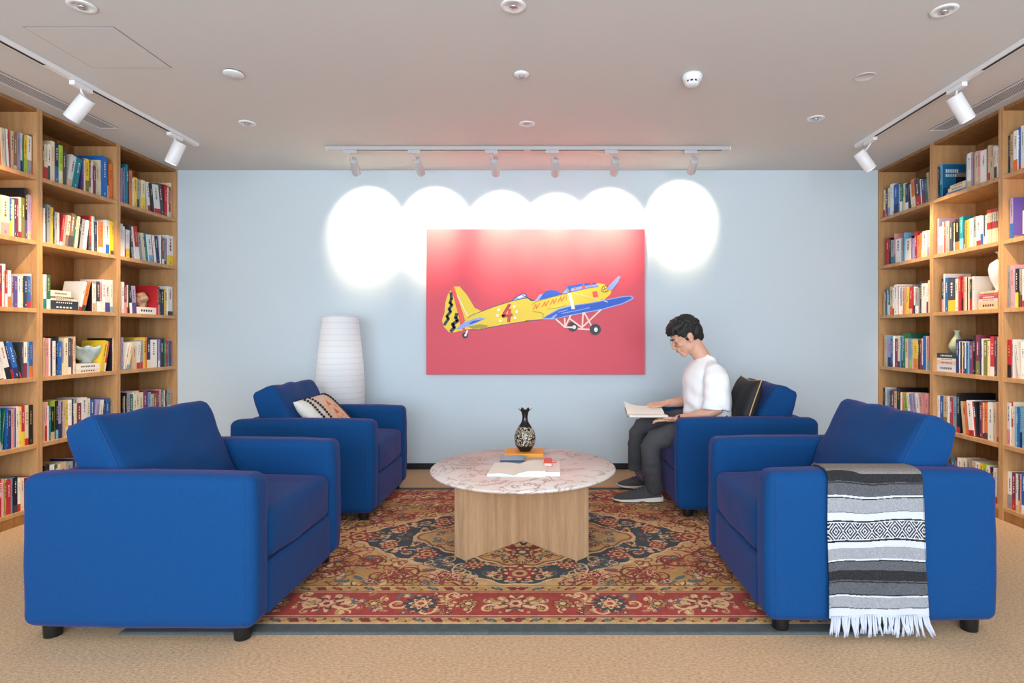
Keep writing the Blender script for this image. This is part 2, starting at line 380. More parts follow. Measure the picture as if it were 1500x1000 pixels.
def book_mesh(mb, sg, t, h, d, code, rnd, M):
    """a book standing upright: spine in plane x=0 facing sg*x, thickness along y 0..t, height z 0..h, depth d"""
    c0 = PAL[code[0]]; c1 = PAL.get(code[1].lower()) if len(code) > 1 else None
    j = rnd.uniform(0.93, 1.05); c0 = shade(c0, j)
    X = lambda a: -sg*a
    def bx(x0, x1, y0, y1, z0, z1, col):
        a, b = sorted((X(x0), X(x1))); mb.box(a, b, y0, y1, z0, z1, col=lin(col), M=M)
    ct = min(0.0022, t*0.18)
    side = c0
    # spine
    if c1 and code[1] == 'R':
        for a, b, c in ((0, .42, c0), (.42, .62, c1), (.62, .9, c0), (.9, 1, c1)): bx(0, ct, 0, t, a*h, b*h, c)
    elif c1 and rnd.random() < 0.75:
        f = rnd.uniform(.28, .42); bx(0, ct, 0, t, 0, f*h, c1); bx(0, ct, 0, t, f*h, h, c0)
    elif c1:
        bx(0, ct, 0, t*.5, 0, h, c0); bx(0, ct, t*.5, t, 0, h, c1)
    elif rnd.random() < 0.3:
        f = rnd.uniform(.12, .25); cc = rnd.choice([PAL['w'], PAL['d'], PAL['s'], PAL['r'], PAL['h']]); bx(0, ct, 0, t, 0, f*h, cc); bx(0, ct, 0, t, f*h, h, c0)
    else: bx(0, ct, 0, t, 0, h, c0)
    # boards and page block
    bx(ct, d, 0, ct, 0, h, side); bx(ct, d, t-ct, t, 0, h, side)
    bx(ct, d-.004, ct, t-ct, .002, h-.003, (226, 214, 190))
    lum = sum(c0)/3
    tc = rnd.choice([(40, 40, 48), (150, 40, 44), (40, 60, 110), (70, 60, 60)]) if lum > 125 else rnd.choice([(236, 232, 224), (222, 200, 120), (230, 230, 236)])
    xx = sg*0.0006
    if t > 0.006:
        text_quads(mb, xx, t*.1, t*.9, h*rnd.uniform(.45, .6), h*rnd.uniform(.82, .94), tc, rnd, M, sg)
        if rnd.random() < .5: text_quads(mb, xx, t*.2, t*.8, h*.06, h*.13, tc, rnd, M, sg)
def cover_art(mb, sg, h, d, kind, M):
    # printed front facing the viewer (-y side of the book)
    def r(u0, u1, v0, v1, col, k=1):
        y = -.0003*k; X0, X1 = -sg*d*u0, -sg*d*u1
        vs_ = [(X0, y, v0*h), (X1, y, v0*h), (X1, y, v1*h), (X0, y, v1*h)]
        mb.add(vs_, [(0, 1, 2, 3) if sg < 0 else (3, 2, 1, 0)], col=lin(col), M=M)
    if kind == 'sea':
        r(.02, .99, .02, .99, (20, 100, 140)); r(.02, .99, .02, .3, (14, 72, 112), 2); r(.45, .99, .28, .62, (22, 30, 40), 2); r(.45, .8, .62, .74, (150, 140, 130), 3)
        for i in range(7): r(.12+.06*i, .16+.06*i, .74, .84, (220, 235, 240), 3)
        for i in range(6): r(.12+.06*i, .155+.06*i, .62, .70, (220, 235, 240), 3)
    if kind == 'purple':
        r(.0, 1, .0, 1, (92, 78, 160)); r(.22, .96, .12, .68, (232, 230, 226), 2); r(.28, .9, .2, .4, (120, 96, 70), 3); r(.4, .7, .4, .6, (196, 190, 180), 3)
        for i in range(6): r(.26+.1*i, .33+.1*i, .76, .86, (220, 216, 236), 2)
        r(.02, .98, .0, .08, (210, 120, 110), 2)
    if kind == 'sunset':
        n = 14; a, b = (14, 110, 170), (232, 132, 116)
        r(.0, 1, .0, .22, (238, 232, 222))
        for i in range(n):
            t = i/(n-1); r(.04, .98, .22+.7*i/n, .22+.7*(i+1)/n, tuple(a[q]*(1-t)+b[q]*t for q in range(3)), 2)
    if kind == 'red':
        r(.0, 1, 0, 1, (196, 36, 52)); r(.1, .5, .78, .92, (236, 150, 150), 2); r(.12, .9, .18, .2, (230, 120, 120), 2); r(.12, .9, .26, .28, (230, 120, 120), 2)
    if kind == 'frame':
        r(.0, 1, 0, 1, (24, 104, 186)); r(.12, .9, .1, .9, (206, 176, 140), 2); r(.2, .8, .5, .86, (110, 120, 70), 3)
ENTRIES = []
for key, (ox, oy, S, x0, spec) in CELLS.items():
    side = key[0]; bay = int(key[1]); row = int(key[2])-1
    sg = 1 if side == 'L' else -1
    bayY = (LBAY if side == 'L' else RBAY)[bay-1]; ylo, yhi = bayY[0]+.021, bayY[1]-.021
    xp = x0; num = 0; cell = []
    zs = SHELF_TOP[row]; ztop = (ROOM_H-.03) if row == 0 else SHELF_TOP[row-1]-.03
    rnd = random.Random(key)
    for tok in spec.split(';'):
        q = tok.split(); xr = float(q[1])
        if q[0] == '-': xp = xr; continue
        top = float(q[2]); lean = float(q[3]) if len(q) > 3 else 0.0
        rec = 0.022+rnd.uniform(0, .012)
        XS = (LEFT_X-rec) if side == 'L' else (RIGHT_X+rec)
        a = ox+xp/S; b = ox+xr/S; xp = xr
        Ya = F*XS/(a-VX); Yb = F*XS/(b-VX)
        Y0, Y1 = sorted((Ya, Yb)); Ym = (Y0+Y1)/2
        if Y1 < bayY[0]+.02: continue
        if Y0 > yhi-.004: continue
        Y0 = max(Y0, ylo); Y1 = min(Y1, yhi)
        t = Y1-Y0
        if t < .004: continue
        z = CAMH-((oy+top/S)-VY)*Ym/F
        h = max(0.06, min(ztop-zs-.012, z-zs))
        if abs(lean) > 2: h = h/math.cos(math.radians(lean))
        dd = min(.27, max(.11, h*rnd.uniform(.66, .74)))
        num += 1
        vis = max(0, min(b, 1500)-max(a, 0))*h*F/Ym
        cell.append(dict(key=key, code=q[0], t=t-.0006, h=h, d=dd, lean=lean, loc=(XS, Y0+.0003, zs+.0004), sg=sg, side=side, bay=bay, row=row, vis=vis, num=num, Y=Ym))
    # leaning books: same angle within a run, and the upright they rest against starts where their tops end
    i = 0
    while i < len(cell):
        if abs(cell[i]['lean']) < 2: i += 1; continue
        k = i
        while k+1 < len(cell) and cell[k+1]['lean']*cell[i]['lean'] > 0: k += 1
        av = sum(c['lean'] for c in cell[i:k+1])/(k-i+1); av = max(-14, min(14, av)) if k > i else av
        sn = math.sin(math.radians(abs(av)))
        def ext(c): return (c['loc'][1], c['loc'][1]+c['t'])      # y extent of the foot
        toy = 1 if ((av > 0) == (side == 'L')) else -1            # the tops go towards +y or -y
        for c in cell[i:k+1]:
            c['lean'] = av; c['t'] = max(.005, c['t']*math.cos(math.radians(av))-.0008)
        run = sorted(cell[i:k+1], key=lambda c: c['loc'][1]); lead = run[-1] if toy > 0 else run[0]
        reach = sn*lead['h']*.97+.0012
        lim = lead['loc'][1]+lead['t']/math.cos(math.radians(av))+reach if toy > 0 else lead['loc'][1]-reach
        hit = False
        for c in list(cell):
            if abs(c['lean']) > 2 or c in run: continue
            y0_, y1_ = ext(c)
            if toy > 0 and y0_ > lead['loc'][1] and y0_ < lim:
                if y1_-lim > .007: c['t'] = y1_-lim; c['loc'] = (c['loc'][0], lim, c['loc'][2])
                else: cell.remove(c)
            if toy < 0 and y1_ < lead['loc'][1]+lead['t'] and y1_ > lim:
                if lim-y0_ > .007: c['t'] = lim-y0_
                else: cell.remove(c)
        # stay inside the bay
        if toy > 0 and lim > yhi:
            for c in run: c['lean'] = math.copysign(max(0, math.degrees(math.asin(max(0, min(1, (yhi-(lead['loc'][1]+lead['t']))/lead['h']))))-.5), av)
        if toy < 0 and lim < ylo:
            for c in run: c['lean'] = math.copysign(max(0, math.degrees(math.asin(max(0, min(1, (lead['loc'][1]-ylo)/lead['h']))))-.5), av)
        i = next((n for n, c in enumerate(cell) if c is run[-1] or c is run[0]), i)
        i = max([n for n, c in enumerate(cell) if any(c is r for r in run)])+1
    for n, c in enumerate(cell): c['num'] = n+1; c['x'] = VX+F*c['loc'][0]/c['Y']
    ENTRIES += cell
# special deep wide books whose cover shows
for e in ENTRIES:
    k = (e['key'], e['code'])
    if k == ('R21', 'st'): e['d'] = .235; e['cover'] = 'sea'
    if k == ('R12', 'vb'): e['d'] = .27; e['cover'] = 'purple'
    if k == ('R23', 'w') and e['num'] > 8: e['d'] = .22; e['cover'] = 'sunset'
    if k in (('L21', 'b'), ('L33', 'r'), ('L12', 'ku'), ('R34', 'g'), ('R35', 'k'), ('R25', 'k')): e['d'] = min(.29, e['h']*.9)
    if k == ('L33', 'r'): e['cover'] = 'red'
    if k == ('L21', 'b'): e['cover'] = 'frame'
ENTRIES.sort(key=lambda e: -e['vis'])
print('BOOKS', len(ENTRIES), 'cut', ENTRIES[min(len(ENTRIES)-1, 299)]['vis'])
rest = MB()
SIDEN = {'L': 'left wall', 'R': 'right wall'}; BAYN = ['near', 'middle', 'far']
N_IND = 292
for i, e in enumerate(ENTRIES):
    rnd = random.Random(e['key']+str(e['num']))
    a = math.radians(e['lean'])
    # lean: positive = top towards the right of the picture; on the left wall that is +y, on the right wall -y
    ang = -a if e['side'] == 'L' else a
    piv = e['t'] if ((e['lean'] > 0) == (e['side'] == 'L')) else 0.0
    M = Matrix.Translation((0, piv, 0)) @ Matrix.Rotation(ang, 4, 'X') @ Matrix.Translation((0, -piv, 0)) if e['lean'] else Matrix.Identity(4)
    if i < N_IND:
        mb = MB(); book_mesh(mb, e['sg'], e['t'], e['h'], e['d'], e['code'], rnd, M)
        if e.get('cover'): cover_art(mb, e['sg'], e['h'], e['d'], e['cover'], M)
        o = mb.build('book', m_book); o.location = e['loc']
        c = NAMEC[e['code'][0]]
        if len(e['code']) > 1: c += ' and '+NAMEC[e['code'][1].lower()]
        if e['num']-1 >= len(ORD): raise Exception(e)
        lab = f"{c} book, {ORD[e['num']-1]} from left, {ROWN[e['row']]}, {BAYN[e['bay']-1]} bookcase on the {SIDEN[e['side']]}"
        tag(o, lab, 'book', f"books on the {ROWN[e['row']]} of the {BAYN[e['bay']-1]} {SIDEN[e['side']]} bookcase")
    else:
        book_mesh(rest, e['sg'], e['t'], e['h'], e['d'], e['code'], rnd, Matrix.Translation(e['loc']) @ M)
tag(rest.build('small_books', m_book), 'thin and half hidden books filling the gaps on both walls of bookcases', 'book', kind='stuff')
# ================================================================ armchairs
def fabric_mat():
    m, nt, b = new_mat('blue_wool_fabric')
    tc = node(nt, 'ShaderNodeTexCoord')
    n = node(nt, 'ShaderNodeTexNoise', Scale=420.0, Detail=2.0)
    n2 = node(nt, 'ShaderNodeTexNoise', Scale=3.0, Detail=2.0)
    nt.links.new(tc.outputs['Object'], n.inputs['Vector']); nt.links.new(tc.outputs['Object'], n2.inputs['Vector'])
    r = ramp(nt, [(0.3, (2, 58, 110)), (0.7, (10, 70, 126))])
    nt.links.new(n.outputs['Fac'], r.inputs['Fac']); nt.links.new(r.outputs['Color'], b.inputs['Base Color'])
    b.inputs['Roughness'].default_value = 0.85; b.inputs['Specular IOR Level'].default_value = 0.2
    b.inputs['Sheen Weight'].default_value = 0.24; b.inputs['Sheen Roughness'].default_value = 0.35
    b.inputs['Sheen Tint'].default_value = (*lin((190, 120, 178)), 1)
    w1 = node(nt, 'ShaderNodeTexWave', Scale=160.0, Distortion=0.5); w1.bands_direction = 'Z'
    nt.links.new(tc.outputs['Object'], w1.inputs['Vector'])
    bp = node(nt, 'ShaderNodeBump', Strength=0.25, Distance=0.002)
    nt.links.new(w1.outputs['Fac'], bp.inputs['Height']); nt.links.new(bp.outputs['Normal'], b.inputs['Normal'])
    return m
m_fab = fabric_mat()
m_pipe = plain('blue_piping', (8, 58, 114), 0.8)
CW, CD_, CH, AT = 0.87, 0.92, 0.648, 0.13
def make_chair(label):
    r = empty('armchair', (0,0,0), 0, label, 'armchair', 'four blue armchairs around the round table')
    hx = CD_/2
    for s in (-1, 1):
        mb = MB(); M = Matrix.Translation((0, s*(CW/2-AT/2), 0.06+(CH-0.06)/2))
        fn = soft_box(mb, (CD_, AT, CH-0.06), 0.04, puff=(.008, .004, .012), wr=.003, seed=s*3, M=M)
        arm = mb.build('arm', m_fab, r)
        # seam along the front edge of the arm
        pts = []
        for k in range(41):
            zz = -(CH-.06)/2+.02+(CH-.06-.04)*k/40; pts.append(M @ (fn((hx-.033, s*AT/2, zz))+Vector((0, s*.0006, 0))))
        MB().tube(pts, .0016, seg=6).build('seam', m_pipe, arm)
    mb = MB(); soft_box(mb, (.14, CW-2*AT+.02, CH-.075), 0.045, puff=(.006, 0, .008), M=Matrix.Translation((-hx+.07, 0, .06+(CH-.075)/2)))
    mb.build('back_frame', m_fab, r)
    mb = MB(); soft_box(mb, (CD_-.14, CW-2*AT+.006, .215), 0.018, puff=(.004, 0, 0), M=Matrix.Translation((.066, 0, .06+.1075)))
    mb.build('seat_base', m_fab, r)
    SX, SY, SZ = .76, CW-2*AT-.012, .205
    M = Matrix.Translation((-hx+.14+SX/2+.012, 0, .278+SZ/2))
    mb = MB(); fn = soft_box(mb, (SX, SY, SZ), 0.035, puff=(.014, .0, .022), wr=.006, seed=5, M=M, mid=14)
    seat = mb.build('seat_cushion', m_fab, r)
    pts = [M @ (fn((SX/2-.004, -SY/2+.02+(SY-.04)*k/30, -SZ/2+.012))+Vector((.001, 0, 0))) for k in range(31)]
    MB().tube(pts, .002, seg=6).build('piping', m_pipe, seat)
    # back cushion, leaning
    BT, BW, BH = .20, CW-2*AT-.0, .425
    def ex(p, u, v, w):
        k = 0.94-.20*w
        q = Vector((p.x*k, p.y*(1+.015*w), p.z))
        q.z += .018*(abs(v)**3)*(1 if w > 0 else 0)*max(0, w)
        return q
    M = Matrix.Translation((-.222, 0, .630)) @ Matrix.Rotation(math.radians(-22), 4, 'Y')
    mb = MB(); fn = soft_box(mb, (BT, BW, BH), 0.028, puff=(.035, .008, .02), wr=.014, seed=11, extra=ex, M=M, mid=14)
    back = mb.build('back_cushion', m_fab, r)
    for s in (-1, 1):
        for fb in (-1, 1):
            loop = []
            for k in range(21): loop.append((fb*(BT/2-.006), s*(BW/2-.006), -BH/2+.02+(BH-.04)*k/20))
            for k in range(0): pass
            pts = [M @ (fn(p)) for p in loop]
            if fb == 1: MB().tube(pts, .003, seg=6).build('piping', m_pipe, back)
    for sx in (-1, 1):
        for sy in (-1, 1):
            mb = MB(); mb.lathe([(.030, 0), (.031, .002), (.034, .066), (.034, .07)], seg=20, cx=sx*.385, cy=sy*.37)
            mb.build('leg', m_black, r)
    return r
ch = make_chair('blue armchair at the front left, empty, seen from its plain side')
ch.location = (-1.60, 2.635, .002); ch.rotation_euler.z = math.radians(-1.5)
c2 = copy_tree(ch); c2.location = (-1.603, 4.065, .002); c2.rotation_euler.z = 0; tag(c2, 'blue armchair with a cream patterned cushion, in front of the paper lamp')
c3 = copy_tree(ch); c3.location = (1.318, 2.69, .002); c3.rotation_euler.z = PI; tag(c3, 'blue armchair with a grey striped blanket over its arm')
c4 = copy_tree(ch); c4.location = (1.285, 4.135, .002); c4.rotation_euler.z = PI; tag(c4, 'blue armchair in which the man in the white t-shirt sits')

def turn_cushion(c, deg):
    for o in kids(c):
        if o.name.startswith('back_cushion'):
            th = math.radians(deg); cx_ = -.22
            o.rotation_euler.z = th; o.location = (cx_-cx_*math.cos(th), -cx_*math.sin(th), 0)
turn_cushion(ch, -7); turn_cushion(c3, 4)

# ================================================================ coffee table
def marble():
    m, nt, b = new_mat('pink_veined_marble')
    tc = node(nt, 'ShaderNodeTexCoord')
    d = node(nt, 'ShaderNodeTexNoise', Scale=3.2, Detail=8.0, Roughness=0.65, Distortion=1.6)
    nt.links.new(tc.outputs['Object'], d.inputs['Vector'])
    # veins where the noise crosses its middle value
    s1 = node(nt, 'ShaderNodeMath', operation='SUBTRACT'); s1.inputs[1].default_value = 0.5
    ab = node(nt, 'ShaderNodeMath', operation='ABSOLUTE')
    nt.links.new(d.outputs['Fac'], s1.inputs[0]); nt.links.new(s1.outputs[0], ab.inputs[0])
    r1 = ramp(nt, [(0.0, (140, 108, 92)), (0.009, (192, 170, 158)), (0.018, (220, 211, 206)), (0.2, (226, 222, 219))])
    nt.links.new(ab.outputs[0], r1.inputs['Fac'])
    n2 = node(nt, 'ShaderNodeTexNoise', Scale=2.1, Detail=4.0)
    nt.links.new(tc.outputs['Object'], n2.inputs['Vector'])
    r2 = ramp(nt, [(0.38, (246, 232, 226)), (0.6, (255, 255, 255))])
    nt.links.new(n2.outputs['Fac'], r2.inputs['Fac'])
    mx = node(nt, 'ShaderNodeMixRGB', blend_type='MULTIPLY'); mx.inputs[0].default_value = 1
    nt.links.new(r1.outputs['Color'], mx.inputs[1]); nt.links.new(r2.outputs['Color'], mx.inputs[2])
    nt.links.new(mx.outputs[0], b.inputs['Base Color']); b.inputs['Roughness'].default_value = 0.35
    return m
m_marble = marble()
TX, TY, TZ = -.166, 3.36, .427
tb = empty('coffee_table', (TX, TY, .011), 0, 'round coffee table with pink veined marble top on crossed oak panels', 'coffee table')
tz = TZ-.011
MB().lathe([(0, tz-.02), (.50, tz-.02), (.530, tz-.019), (.541, tz-.009), (.541, tz-.003), (.538, tz), (0, tz)], seg=96).build('tabletop', m_marble, tb, weld=True)
for k, (a, L) in enumerate(((-PI/4, .47), (-3*PI/4, .46))):
    M = Matrix.Rotation(a, 4, 'Z')
    for q in (0, 1):
        MM = Matrix.Rotation(a+q*PI, 4, 'Z')
        mb = MB(); x0 = .045
        mb.box(x0, L, -.0475, .0475, 0, tz-.0205, M=MM)
        mb.build('base_panel', m_table_oak, tb, bevel=.0015)
MB().box(-.0665, .0665, -.0665, .0665, 0, tz-.0208, M=Matrix.Identity(4)).build('base_core', m_table_oak, tb)

# things on the table
def simple_book(name, x0, x1, y0, y1, z0, z1, col, page, label, rz=0, cat='book', spine='left'):
    cx, cy = (x0+x1)/2, (y0+y1)/2; hx, hy = (x1-x0)/2, (y1-y0)/2
    r = empty(name, (cx, cy, z0), rz, label, cat)
    t = z1-z0; ct = min(.003, t*.2)
    mb = MB().box(-hx, hx, -hy, hy, 0, ct).box(-hx, hx, -hy, hy, t-ct, t)
    if spine == 'front': mb.box(-hx, hx, -hy, -hy+ct, ct, t-ct)
    else: mb.box(-hx, -hx+ct, -hy, hy, ct, t-ct)
    mb.build('cover', plain(name+'_cover'+str(len(MATS)), col, .5), r, bevel=.0008)
    MB().box(-hx+ct+.0005, hx-.004, -hy+(ct+.0005 if spine == 'front' else .004), hy-.004, ct, t-ct).build('pages', plain(name+'_pages'+str(len(MATS)), page, .9), r)
    return r
Z = TZ+.0006
simple_book('orange_book', -.297, -.050, 3.585, 3.765, Z, Z+.026, (232, 158, 62), (236, 214, 170), 'orange book lying flat under the dark patterned vase', spine='front')
simple_book('closed_book', -.315, -.165, 3.435, 3.56, Z, Z+.022, (150, 172, 196), (70, 80, 92), 'thin pale blue grey book lying flat behind the open book', cat='book')
simple_book('white_book', -.115, .048, 3.12, 3.40, Z, Z+.022, (240, 228, 222), (246, 240, 232), 'white book lying flat beside the open book on the marble table')
simple_book('coral_book', -.045, .004, 3.245, 3.38, Z+.0226, Z+.044, (232, 98, 84), (240, 200, 190), 'small coral red notebook on top of the white book')
MB_ = MB().box(.006, .032, 3.345, 3.352, Z+.0226, Z+.0276)
tag(MB_.build('pencil', plain('pencil_red', (214, 84, 80), .5)), 'short coral pencil lying on the white book beside the notebook', 'pencil')
# open book
ob = empty('open_book', (-.2, 3.25, Z), math.radians(-3), 'open book with blank cream pages lying face up on the marble table', 'book')
def page_block(mb, sgn, w, d, h0, h1, top_bulge):
    n = 12; vs = []; fs = []
    for i in range(n+1):
        u = i/n; x = sgn*w*u
        z = h0+(h1-h0)*u+top_bulge*math.sin(PI*min(1, u*1.15))**.7*(1-u*.4) if 0 < u < 1 else (h0 if u == 0 else h1)
        zb = .0028
        for (y, zz) in ((-d/2, zb), (d/2, zb), (d/2, z), (-d/2, z)): vs.append((x, y, zz))
    for i in range(n):
        o = i*4
        for a in range(4):
            b = (a+1) % 4
            f = (o+a, o+b, o+b+4, o+a+4); fs.append(f if sgn > 0 else f[::-1])
    fs.append((0, 1, 2, 3)[::-1] if sgn > 0 else (0, 1, 2, 3)); e = n*4
    fs.append((e, e+1, e+2, e+3) if sgn > 0 else (e+3, e+2, e+1, e))
    mb.add(vs, fs)
m_page = plain('page_paper', (238, 232, 220), .9); m_pagecover = plain('pale_cover', (206, 216, 218), .6)
mb = MB(); mb.box(-.15, .185, -.145, .145, 0, .0026); mb.build('cover', m_pagecover, ob)
mb = MB(); page_block(mb, -1, .146, .28, .004, .014, .008); mb.build('left_pages', m_page, ob)
mb = MB(); page_block(mb, 1, .172, .28, .004, .034, .014); mb.build('right_pages', m_page, ob)

# dark patterned vase
def vase_mat():
    m, nt, b = new_mat('carved_dark_glaze')
    tc = node(nt, 'ShaderNodeTexCoord'); sp = node(nt, 'ShaderNodeSeparateXYZ')
    nt.links.new(tc.outputs['Object'], sp.inputs[0])
    v = node(nt, 'ShaderNodeTexNoise', Scale=34.0, Detail=1.0, Distortion=3.2)
    nt.links.new(tc.outputs['Object'], v.inputs['Vector'])
    r = ramp(nt, [(0.0, (18, 16, 20)), (0.50, (18, 16, 20)), (0.53, (206, 190, 166)), (0.62, (188, 172, 150)), (0.65, (34, 30, 34))])
    nt.links.new(v.outputs['Fac'], r.inputs['Fac'])
    band = ramp(nt, [(0.0, (0,0,0)), (0.13, (0,0,0)), (0.15, (255,255,255)), (0.56, (255,255,255)), (0.6, (0,0,0))])
    ml = node(nt, 'ShaderNodeMath', operation='DIVIDE'); ml.inputs[1].default_value = .27
    nt.links.new(sp.outputs['Z'], ml.inputs[0]); nt.links.new(ml.outputs[0], band.inputs['Fac'])
    mx = node(nt, 'ShaderNodeMixRGB'); mx.inputs[1].default_value = (*lin((24, 18, 20)), 1)
    nt.links.new(band.outputs['Color'], mx.inputs[0]); nt.links.new(r.outputs['Color'], mx.inputs[2])
    nt.links.new(mx.outputs[0], b.inputs['Base Color']); b.inputs['Roughness'].default_value = .22
    return m
def vwav(i, a, r, z):
    if i >= 15:
        k = (i-14)/3; return r*(1+.10*k*math.cos(6*a)), z+.006*k*math.cos(6*a)
    return r, z
prof = [(0, 0), (.036, 0), (.037, .006), (.045, .014), (.062, .04), (.069, .075), (.068, .1), (.059, .13), (.044, .155), (.03, .175), (.021, .192), (.018, .21), (.0175, .225), (.020, .240), (.023, .250), (.026, .256), (.033, .263), (.040, .268), (.038, .269), (.015, .24), (.012, .20), (0, .20)]
v = MB().lathe(prof, seg=48, wav=lambda i, a, r, z: vwav(i, a, r, z) if i < 19 else (r, z)).build('patterned_vase', vase_mat(), weld=True)
v.location = (-.172, 3.675, Z+.0266)
tag(v, 'dark glazed pear shaped vase with cream carved pattern and flared lip on the orange book', 'vase')

# ================================================================ paper floor lamp
lx, ly = -1.768, 4.76
lamp = empty('floor_lamp', (lx, ly, 0), 0, 'tall glowing white paper column lamp against the blue wall', 'lamp')
def paper():
    m, nt, b = new_mat('lamp_paper')
    out = nt.nodes['Material Output']
    tr = node(nt, 'ShaderNodeBsdfTranslucent'); tr.inputs['Color'].default_value = (*lin((248, 250, 252)), 1)
    b.inputs['Base Color'].default_value = (*lin((244, 246, 248)), 1); b.inputs['Roughness'].default_value = .8
    mx = node(nt, 'ShaderNodeMixShader'); mx.inputs[0].default_value = .5
    nt.links.new(b.outputs[0], mx.inputs[1]); nt.links.new(tr.outputs[0], mx.inputs[2]); nt.links.new(mx.outputs[0], out.inputs['Surface'])
    return m
def lr(z):
    ks = [(.04, .150), (.2, .178), (.45, .195), (.75, .197), (.95, .186), (1.15, .166), (1.36, .143)]
    for (a, ra), (b, rb) in zip(ks, ks[1:]):
        if z <= b: return ra+(rb-ra)*max(0, (z-a))/(b-a)
    return ks[-1][1]
prof = []; N = 44
for i in range(N*2+1):
    z = .04+(1.36-.04)*i/(N*2); prof.append((lr(z)-(.0022 if i % 2 == 0 else 0), z))
MB().lathe(prof, seg=40).build('lamp_shade', paper(), lamp).data
sh = [o for o in kids(lamp)][0]
# open ends: remove caps
me = sh.data; bm = bmesh.new(); bm.from_mesh(me)
for f in [f for f in bm.faces if len(f.verts) > 4]: bm.faces.remove(f)
bm.to_mesh(me); bm.free()
m_wire = plain('pale_wire', (205, 212, 220), .5)
rg = MB()
for zz in (.05, 1.355):
    rg.tube([(lr(zz)*math.cos(2*PI*k/40), lr(zz)*math.sin(2*PI*k/40), zz) for k in range(41)], .0025, seg=6, cap=False)
rg.build('wire_ring', m_wire, lamp)
for ang in (-1.95, -1.15, 1.2, 2.0):
    MB().tube([((lr(z)-.006)*math.cos(ang), (lr(z)-.006)*math.sin(ang), z) for z in [.05+1.3*k/20 for k in range(21)]], .0018, seg=6).build('wire_rod', m_wire, lamp)
rb_ = MB()
for k in range(1, 27):
    zz = .06+1.29*k/27; q_ = lr(zz)+.0006
    rb_.tube([(q_*math.cos(2*PI*j/36), q_*math.sin(2*PI*j/36), zz) for j in range(37)], .0011, seg=5, cap=False)
rb_.build('paper_ribs', m_wire, lamp)
MB().lathe([(0, .0), (.12, .0), (.12, .012), (.012, .016), (.008, .02), (.008, .93), (.018, .935), (.018, .97), (0, .97)], seg=24).build('lamp_stand', m_white, lamp)
m_bulb, nt_, b_ = new_mat('bulb_glow')
b_.inputs['Emission Color'].default_value = (1, .96, .9, 1); b_.inputs['Emission Strength'].default_value = 5
MB().ellip((0, 0, .995), (.032, .032, .038)).build('bulb', m_bulb, lamp)

# ================================================================ painting
m_canvas = plain('crimson_canvas', (216, 76, 92), .55, bump=.05, bscale=900)
PY = BACK_Y-.048; s0 = F/PY
def W(x, y): return ((x-VX)/s0, CAMH-(y-VY)/s0)
pa = empty('painting', (0, 0, 0), 0, 'large crimson canvas painting of a yellow and blue propeller plane', 'painting')
x0, z1 = W(624.3, 335.5); x1, z0 = W(944.5, 548.5)
MB().box(x0, x1, PY, BACK_Y-.003, z0, z1).build('canvas', m_canvas, pa, bevel=.002)
PC = dict(Y=(238, 206, 44), B=(14, 84, 196), L=(142, 168, 232), K=(32, 40, 54), R=(236, 84, 60), W=(240, 238, 232), O=(240, 120, 50), Q=(170, 150, 40), D=(34, 50, 110), C=(244, 214, 196), G=(214, 60, 50))
pm = {}; plist = []
for k, c in PC.items(): pm[k] = len(plist); plist.append(plain('paint_'+k.lower(), c, .5))
pic = MB(); layer = [0]
def A(x, y): return W(620+x/7.694, 380+y/7.694)
def Bq(x, y): return W(770+x/8.331, 390+y/8.331)
from mathutils.geometry import tessellate_polygon
def poly(pts, k):
    layer[0] += 1; y = PY-.0006-.00012*layer[0]
    vs = [(p[0], y, p[1]) for p in pts]
    tr = tessellate_polygon([[Vector(v) for v in vs]])
    fs = []
    for t in tr:
        a, b, c = [Vector(vs[i]) for i in t]; n = (b-a).cross(c-a)
        fs.append(t if n.y < 0 else t[::-1])
    pic.add(vs, fs, mi=pm[k])
def stroke(pts, wd, k):
    """painted line of width wd (picture pixels)"""
    layer[0] += 1; y = PY-.0006-.00012*layer[0]; w_ = wd/s0/2
    for a, b in zip(pts, pts[1:]):
        d = Vector((b[0]-a[0], b[1]-a[1]))
        if d.length < 1e-6: continue
        d.normalize(); n = Vector((-d.y, d.x))*w_; e = d*w_*.4
        vs = [(a[0]-e.x+n.x, y, a[1]-e.y+n.y), (a[0]-e.x-n.x, y, a[1]-e.y-n.y), (b[0]+e.x-n.x, y, b[1]+e.y-n.y), (b[0]+e.x+n.x, y, b[1]+e.y+n.y)]
        pic.add(vs, [(0, 1, 2, 3)], mi=pm[k])
def disc(c, r, k, rx=1.0):
    poly([(c[0]+r*rx/s0*math.cos(2*PI*i/24), c[1]+r/s0*math.sin(2*PI*i/24)) for i in range(24)], k)
a_ = lambda *l: [A(*p) for p in l]; b2 = lambda *l: [Bq(*p) for p in l]
# tail
poly(a_((310,345),(275,400),(250,480),(240,600),(212,680),(222,730),(240,765),(290,818),(345,820),(445,798),(440,720),(415,640),(350,440)), 'Y')
poly(a_((345,305),(410,303),(490,395),(530,460),(580,545),(655,580),(465,690)), 'Y')
poly(a_((315,335),(348,305),(400,460),(468,665),(445,790),(415,740),(400,650),(350,450)), 'R')
stroke(a_((385,405),(420,470),(460,560),(505,640)), 1.3, 'W')
stroke(a_((312,375),(318,440),(300,490),(325,510),(290,560),(310,585),(265,640),(285,665),(238,735)), 4.2, 'K')
stroke(a_((378,610),(365,655),(388,690),(330,730),(352,765),(312,808)), 5.0, 'K')
